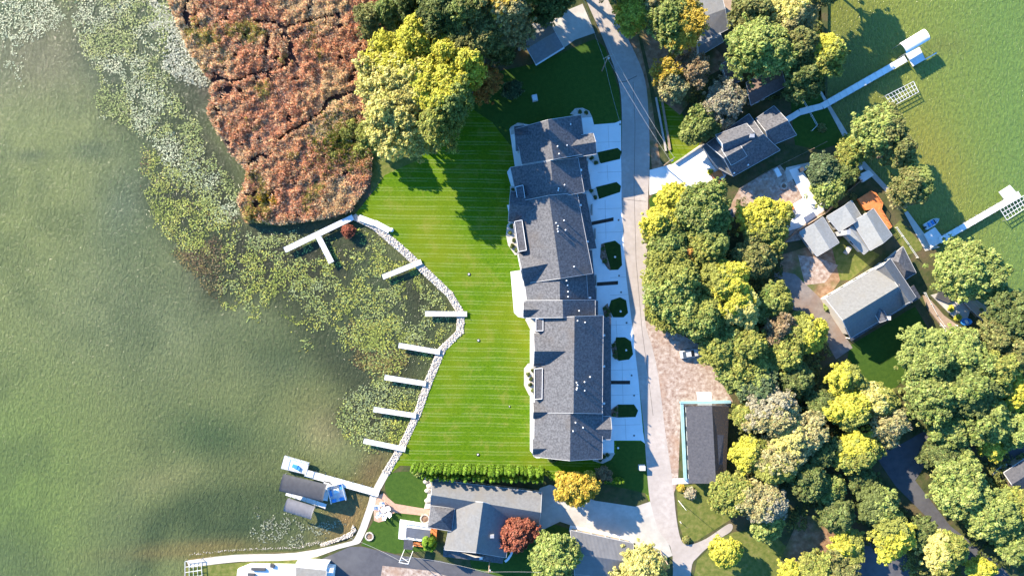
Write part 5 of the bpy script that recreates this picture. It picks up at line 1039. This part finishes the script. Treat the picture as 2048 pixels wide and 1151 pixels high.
# pontoon boat under the railed lift on the west side
pr_ = house('pontoon_boat', 675, 985, 'small blue and white pontoon boat tied below the long white dock', 'boat')
ct = Vector(P(675, 984, 0)); ag = -1.33
def PR(x, y, z): cs, sn = math.cos(ag), math.sin(ag); return (ct.x+x*cs-y*sn, ct.y+x*sn+y*cs, z)
b = MB()
for s_ in (-1, 1): b.tube(PR(-2.1, s_*1.1, -.5), PR(2.1, s_*1.1, -.5), .35, .35, 10)
b.build('pontoon', M['galv'], pr_)
b = MB(); b.box(PR(0, 0, .05), (4.2, 3.6, .2), ag); b.build('deck_floor', M['white_metal'], pr_)
for x, y, w1, w2 in ((1.6, -1.1, .7, 1.0), (1.6, .9, .7, 1.2), (-1.3, 1.3, 1.2, .6), (-.3, -1.4, 1.4, .5)): b = MB(); b.box(PR(x, y, .45), (w1, w2, .5), ag); b.build('seat', M['blue_plastic'], pr_)
b = MB(); [b.beam(PR(x0, y0, .8), PR(x1, y1, .8), .06, .7) for x0, y0, x1, y1 in ((-2.1, -1.8, 2.1, -1.8), (-2.1, 1.8, 2.1, 1.8), (-2.1, -1.8, -2.1, 1.8))]; b.build('railing', M['white'], pr_)
b = MB(); b.box(PR(-.6, .1, .7), (.9, 1.2, .9), ag); b.build('console', M['white'], pr_)
# eastern piers
dock('long white pier reaching north-east into the green lake', [(1645, 212, 1812, 117, 13)], z=.5, seams=1.6, m='white')
dock('white ramp walk between the waterfront house and the long pier', [(1570, 242, 1600, 224, 12), (1600, 224, 1626, 217, 13), (1626, 217, 1645, 212, 12)], z=.45, posts=False, name='walkway', cat='walkway', m='white')
p_ = house('pier_platform', 1832, 112, 'square platform at the end of the long pier in the shade of the white canopy', 'platform'); slab(p_, [(1812, 108), (1839, 94), (1851, 119), (1826, 133)], .35, .5, 'deck_floor', M['white_metal'])
for x, y in ((1813, 109), (1839, 96), (1850, 118), (1827, 131), (1872, 105)): q = P(x, y, 0); b = MB(); b.tube((q.x, q.y, -2), (q.x, q.y, .8), .06); b.build('post', M['galv'], p_)
b = MB(); b.beam(P(1850, 119, .55), P(1873, 106, .55), .25, .12); b.build('boom', M['white_metal'], p_)
barrel('rounded white boat canopy at the end of the long pier', (1805, 98), (1853, 69), 24, 2.9, .5, 'white')
def lift(label, c4, nb, name='boat_lift'):
    W = [P(x, y, .7) for x, y in c4]; mid = sum(W, Vector())/4; root = empty(name, (mid.x, mid.y, WZ), label, 'boat lift'); b = MB()
    for i in range(4): b.beam(W[i], W[(i+1) % 4], .10, .10)
    for t in (.33, .66): b.beam(W[0].lerp(W[3], t), W[1].lerp(W[2], t), .10, .10)
    b.build('frame', M['white_metal'], root); b = MB()
    for k in range(1, nb): b.beam(W[0].lerp(W[1], k/nb), W[3].lerp(W[2], k/nb), .07, .08)
    b.build('crossbar', M['white_metal'], root)
    for v in W: b = MB(); b.tube((v.x, v.y, -2), (v.x, v.y, .9), .07); b.build('post', M['galv'], root)
    return root
lift('empty white boat lift frame standing in the lake south of the long pier', [(1770, 192), (1827, 163), (1837, 184), (1786, 212)], 9)
lift('white boat lift frame at the right edge beside the southern pier', [(2000, 418), (2058, 385), (2068, 405), (2014, 440)], 9)
dock('white pier running to the right edge of the picture', [(1884, 482), (2030, 392)][0:0] or [(1880, 481, 2040, 388, 12)], z=.5, seams=1.8, m='white')
p_ = house('pier_platform', 1866, 476, 'shaded triangular platform at the foot of the southern pier', 'platform'); slab(p_, [(1848, 468), (1870, 454), (1890, 480), (1862, 496)], .3, .48, 'deck_floor', M['white_metal'])
p_ = house('pier_platform', 2012, 385, 'small white platform near the right edge on the north side of the southern pier', 'platform'); slab(p_, [(1998, 384), (2020, 370), (2034, 386), (2012, 402)], .35, .55, 'deck_floor', M['white_metal'])
lift('white boat lift at the lower left end of the shore path', [(370, 1122), (402, 1118), (404, 1150), (370, 1155)], 4)
# stored dock sections and tank
sg = 'white dock sections stored on the grass'
for a, c, lab in (((718, 435), (748, 446), 'white dock section stored on the grass by the T-shaped dock, western of two'), ((749, 445), (779, 461), 'white dock section stored on the grass, eastern one next to the white tank')):
    q = P(*a); r_ = empty('dock_section', (q.x, q.y, 0), lab, 'dock section', sg); b = MB(); b.beam(P(*a, .5), P(*c, .5), 1.4, .35); b.build('deck_floor', M['white'], r_); b = MB(); b.beam(P(*a, .25), P(*c, .25), 1.0, .2); b.build('frame', M['galv'], r_)
q = P(784, 460); r_ = empty('tank', (q.x, q.y, 0), 'small white drum at the end of the stored dock sections', 'drum'); b = MB(); b.lathe((q.x, q.y, 0), [(.45, 0), (.5, .3), (.5, .7), (.35, .9), (.1, .95)], 14); b.build('drum_body', M['white'], r_, True)
# ------------------------------------------------------------------ car
q = P(1378, 706); car = empty('car', (q.x, q.y, 0), 'silver sedan parked on the gravel under the roadside trees', 'car'); ca = math.radians(9)
def CR(x, y, z): cs, sn = math.cos(ca), math.sin(ca); return (q.x+x*cs-y*sn, q.y+x*sn+y*cs, z)
def loft(secs):
    b = MB(); V_ = []
    for x, wd, z0, z1, wt in secs: V_ += [CR(x, -wd, z0), CR(x, -wd, (z0+z1)/2+.1), CR(x, -wt, z1), CR(x, wt, z1), CR(x, wd, (z0+z1)/2+.1), CR(x, wd, z0)]
    F_ = [(i*6+j, i*6+(j+1) % 6, (i+1)*6+(j+1) % 6, (i+1)*6+j) for i in range(len(secs)-1) for j in range(6)]; b.add(V_, F_+[tuple(range(6))[::-1], tuple(range(len(V_)-6, len(V_)))]); return b
loft([(-2.3, .75, .35, .75, .65), (-2.1, .88, .28, .92, .78), (-1.5, .92, .25, .98, .8), (1.0, .92, .25, .96, .8), (1.9, .9, .28, .82, .76), (2.25, .75, .35, .65, .62)]).build('body', M['car_paint'], car)
loft([(-1.75, .72, .95, 1.0, .68), (-1.05, .72, .95, 1.38, .58), (.2, .72, .95, 1.42, .58), (1.0, .74, .95, 1.0, .7)]).build('cabin_glass', M['glass'], car)
loft([(-1.0, .55, 1.36, 1.44, .52), (.15, .56, 1.38, 1.47, .53)]).build('roof_panel', M['car_paint'], car)
for x in (-1.4, 1.45):
    for s_ in (-1, 1):
        b = MB(); b.tube(CR(x, s_*.74, .32), CR(x, s_*.94, .32), .32, .32, 14); wh = b.build('wheel', M['rubber'], car); b = MB(); b.tube(CR(x, s_*.9, .32), CR(x, s_*.95, .32), .19, .19, 10); b.build('rim', M['galv'], wh)
for s_ in (-1, 1):
    b = MB(); b.box(CR(2.15, s_*.6, .66), (.18, .3, .12), ca); b.build('headlight', M['glass'], car); b = MB(); b.box(CR(-2.22, s_*.6, .72), (.14, .32, .12), ca); b.build('tail_light', M['red_light'], car); b = MB(); b.box(CR(.75, s_*1.0, 1.0), (.12, .16, .12), ca); b.build('mirror', M['car_paint'], car)
# ------------------------------------------------------------------ poles and wires
def upole(px, py, hgt, lab, arm=None, aa=0):
    q = P(px, py); r_ = empty('utility_pole', (q.x, q.y, 0), lab, 'utility pole'); b = MB(); b.tube((q.x, q.y, 0), (q.x, q.y, hgt), .17, .11, 8); b.build('pole', M['wood'], r_)
    if arm:
        b = MB(); d = Vector((math.cos(aa), math.sin(aa), 0))*arm/2; t = Vector((q.x, q.y, hgt-.4)); b.beam(t-d, t+d, .12, .14); ar = b.build('crossarm', M['wood'], r_)
        for k in (-.9, -.4, .4, .9): p_ = t+d*k; b = MB(); b.lathe((p_.x, p_.y, p_.z+.07), [(.04, 0), (.08, .08), (.04, .2)], 6); b.build('insulator', M['galv'], ar)
        b = MB(); b.lathe((q.x+.25, q.y-.1, hgt-1.8), [(.2, 0), (.22, .1), (.22, .7), (.1, .8)], 10); b.build('transformer', M['galv'], r_)
    return Vector((q.x, q.y, hgt-.3))
t1 = upole(1204, 142, 10.5, 'tall timber utility pole with a crossarm beside the road near the top edge', 2.6, .5)
t2 = upole(1327, 332, 9, 'timber utility pole at the corner of the pale driveway', 1.6, .6)
t3 = upole(980, 1112, 9, 'timber utility pole at the bottom edge below the broad grey-roofed house', 1.8, 0)
t4 = upole(1320, 1100, 8, 'leaning grey utility pole at the bottom junction', None)
b = house('flagpole', 1355, 1000, 'slender white flagpole on the roadside lawn', 'flagpole'); q = P(1357, 1000); m_ = MB(); m_.tube((q.x, q.y, 0), (q.x, q.y, 7), .07, .04); m_.build('pole', M['white'], b)
b = house('flagpole', 1366, 1042, 'thin post on the lawn near the branching lane', 'post'); 
q = P(1460, 1075); m_ = MB(); m_.tube((P(1360, 1042)), P(1360, 1042)+Vector((0, 0, 1.2)), .08, .06); m_.build('pole', M['white'], b)
def wire(a, c, lab, sag=.8):
    b = MB(); a = Vector(a); c = Vector(c); pr = a
    for k in range(1, 15):
        t = k/14; p_ = a.lerp(c, t)-Vector((0, 0, sag*4*t*(1-t))); b.tube(pr, p_, .028, .028, 4); pr = p_
    tag(b.build('power_line', M['wire']), lab, 'power line')
off = Vector((.9, .5, .3)); far = P(1165, -40, 10)
wire(t1+off, far+off, 'overhead wire from the tall pole towards the top edge, right strand'); wire(t1-off, far-off, 'overhead wire from the tall pole towards the top edge, left strand')
wire(t1+off, t2+off*.5, 'overhead wire between the tall pole and the driveway pole, right strand'); wire(t1-off*.3, t2-off*.5, 'overhead wire between the tall pole and the driveway pole, left strand')
wire(t1-off, P(1240, 245, 6), 'single wire from the tall pole down towards the northern townhouse'); wire(t3+Vector((.8, 0, 0)), P(1180, 1150, 8), 'wire running right from the bottom pole'); wire(t3-Vector((.8, 0, 0)), P(812, 1112, 7.2), 'wire running left from the bottom pole to the twin mast')
wire(P(700, 1075, 4), P(812, 1128, 7.4), 'thin wire from the twin mast over the asphalt drive')
# ------------------------------------------------------------------ small things
def util(name, px, py, sx, sy, sz, m, lab, cat, rz=0, group=None):
    q = P(px, py); r_ = empty(name, (q.x, q.y, 0), lab, cat, group); b = MB(); b.box((q.x, q.y, .1+sz/2), (sx, sy, sz), rz); b.build('cabinet', M[m], r_); b = MB(); b.box((q.x, q.y, .06), (sx*1.25, sy*1.25, .12), rz); b.build('base', M['old_concrete'], r_)
    b = MB(); b.box((q.x, q.y, .13+sz), (sx*1.06, sy*1.06, .06), rz); b.build('lid', M[m], r_); return r_
util('utility_box', 1069.5, 197, 1.1, 1.3, .8, 'white_metal', 'lone pale utility box on the dark lawn north of the townhouses', 'utility box', .2)
util('utility_box', 1283, 933, 1.3, 1.0, 1.1, 'white_metal', 'white utility box at the south-east corner of the townhouse lawn', 'utility box')
util('bin', 1600, 340, .8, .8, 1, 'canopy_grey', 'northern grey bin beside the shaded terrace', 'bin', .5); util('bin', 1554, 345, 1.0, 2.0, .4, 'white', 'pale bench beside the shaded dirt yard', 'bench', .5)
util('ac_unit', 985-3, 1012, .9, .9, .8, 'galv', 'metal cooling unit on the roof ridge of the broad grey-roofed house', 'cooling unit') if False else None
util('pallet_stack', 1433, 350, 2.2, 1.5, .7, 'orange_wood', 'stack of orange timber pallets on the pale driveway', 'pallets', .45)
util('picnic_table', 1694, 520-20, 1.6, .8, .7, 'old_concrete', 'grey table on the grass south of the light grey cottage', 'table', 1.0)
gl = 'round lamps set in the long lawn'
for x, y, lab in ((938, 548, 'northern round light well in the long lawn'), (957, 680, 'middle round light well in the long lawn'), (956, 908, 'southern round light well in the long lawn'), (1019, 812, 'small dark light near the townhouse side of the lawn')):
    q = P(x, y); k = .55 if 'small' in lab else 1; r_ = empty('well_light', (q.x, q.y, 0), lab, 'ground light', gl); b = MB(); b.lathe((q.x, q.y, .03), [(.38*k, 0), (.38*k, .12), (.25*k, .13), (.24*k, .02)], 14); b.build('ring', M['dark_metal'], r_); b = MB(); b.lathe((q.x, q.y, .04), [(.2*k, 0), (.2*k, .14), (.05, .2)], 10); b.build('lamp', M['white'], r_)
gv = 'small cleanout caps on the townhouse driveways'
pv = empty('drain_cap', (0, 0, 0), 'small dark round cap set in the pale driveway slab', 'drain cap', gv); b = MB(); b.lathe((0, 0, .02), [(.18, 0), (.18, .08), (.1, .1)], 10); b.build('cap', M['dark_metal'], pv); b = MB(); b.lathe((0, 0, .0), [(.26, 0), (.26, .05)], 10); b.build('rim', M['old_concrete'], pv)
for i, (x, y) in enumerate(((1240, 249), (1237, 440), (1238, 551), (1242, 584), (1253, 645), (1263, 750), (1268, 790), (1268, 870))):
    o = pv if i == 0 else copy_tree(pv); o['label'] = 'dark round cap in the pale driveway slab, '+nth(i+1)+' one from the north'; q = P(x, y); o.location = (q.x, q.y, .05)
gy = 'white marker lamps on the driveway lawn islands'
for x, y, lab in ((1229, 514, 'white yard lamp on the third lawn island'), (1240, 622, 'white yard lamp on the fourth lawn island'), (1251, 699, 'white yard lamp on the fifth lawn island'), (1235, 893, 'white yard lamp on the shaded lawn at the south end')):
    q = P(x, y); r_ = empty('yard_lamp', (q.x, q.y, 0), lab, 'yard lamp', gy); b = MB(); b.tube((q.x, q.y, .1), (q.x, q.y, .9), .05); b.build('post', M['white'], r_); b = MB(); b.lathe((q.x, q.y, .8), [(.1, 0), (.26, .12), (.22, .35), (.05, .45)], 10); b.build('lamp_head', M['white'], r_)
# white chairs at the brick patio
def chair(label):
    r_ = empty('lawn_chair', (0, 0, 0), label, 'chair', 'white chairs around the lakeside patio'); b = MB(); b.box((0, 0, .4), (.62, .6, .06)); b.build('seat', M['white'], r_); b = MB(); b.add([(-.3, -.3, .42), (-.3, .3, .42), (-.6, .3, 1.1), (-.6, -.3, 1.1), (-.36, -.3, .42), (-.36, .3, .42), (-.66, .3, 1.1), (-.66, -.3, 1.1)], [(0, 1, 2, 3), (7, 6, 5, 4), (0, 4, 5, 1), (2, 6, 7, 3), (1, 5, 6, 2), (3, 7, 4, 0)]); b.build('backrest', M['white'], r_)
    for s_ in (-1, 1):
        b = MB(); b.box((-.05, s_*.36, .62), (.7, .12, .05)); b.build('armrest', M['white'], r_)
        for x in (-.28, .28): b = MB(); b.box((x, s_*.3, .2), (.07, .07, .4)); b.build('leg', M['white'], r_)
    return r_
cp = chair('white lawn chair on the lakeside patio, furthest north')
for i, (x, y, a, lab) in enumerate(((766, 1006, -1.5, ''), (776, 1014, 3.4, 'white lawn chair on the lakeside patio, east side'), (757, 1012, 0, 'white lawn chair on the lakeside patio, nearest the shore path'), (760, 1025, .8, 'white lawn chair on the lakeside patio, south-west'), (770, 1028, 1.6, 'white lawn chair on the lakeside patio, furthest south'), (778, 1024, 2.4, 'white lawn chair on the lakeside patio, south-east'))):
    o = cp if i == 0 else copy_tree(cp); q = P(x, y); o.location = (q.x, q.y, .07); o.rotation_euler.z = a; o.scale = (1.35,)*3
    if lab: o['label'] = lab
q = P(768, 1017); r_ = empty('patio_table', (q.x, q.y, 0), 'round white table in the middle of the lakeside chairs', 'table'); b = MB(); b.lathe((q.x, q.y, .72), [(.7, 0), (.72, .03), (.7, .06)], 16); b.build('table_top', M['white'], r_); b = MB(); b.lathe((q.x, q.y, .07), [(.35, 0), (.08, .1), (.06, .66)], 8); b.build('pedestal', M['galv'], r_)
def ring(px, py, r0, lab, name='fire_pit', n_=12):
    q = P(px, py); r_ = empty(name, (q.x, q.y, 0), lab, name.replace('_', ' ')); b = MB()
    for k in range(n_): t = 2*math.pi*k/n_; b.box((q.x+r0*math.cos(t), q.y+r0*math.sin(t), .18), (.3, r0*.48, .3), t)
    b.build('stone_ring', M['rock'], r_); b = MB(); b.lathe((q.x, q.y, .05), [(r0*.85, 0), (r0*.8, .08), (r0*.3, .16)], 14); b.build('ash_bed', M['mulch'], r_)
ring(739, 1071, .9, 'round stone fire pit on the lakeside grass'); ring(1567, 372, .7, 'ring of stones on the shaded dirt yard'); ring(850, 1036, 1.0, 'circular stone planter beside the garden path', 'planter')
for i, (x, y, r0) in enumerate(((852, 962, .6), (860, 970, .7), (855, 980, .6), (862, 990, .6), (856, 1000, .7), (861, 1010, .6))):
    q = P(x, y); b = MB(); b.lathe((q.x, q.y, 0), [(r0, 0), (r0*1.1, .2), (r0*.8, .5), (r0*.2, .65)], 9, 1.1, .85); tag(b.build('boulder', M['rock'], None), ['northernmost', 'second', 'third', 'fourth', 'fifth', 'southernmost'][i]+' tan boulder in the bed at the lake end of the house', 'boulder', 'boulders in the bed beside the broad grey-roofed house')
print('trees', len(TREES), 'objects', len(bpy.data.objects))
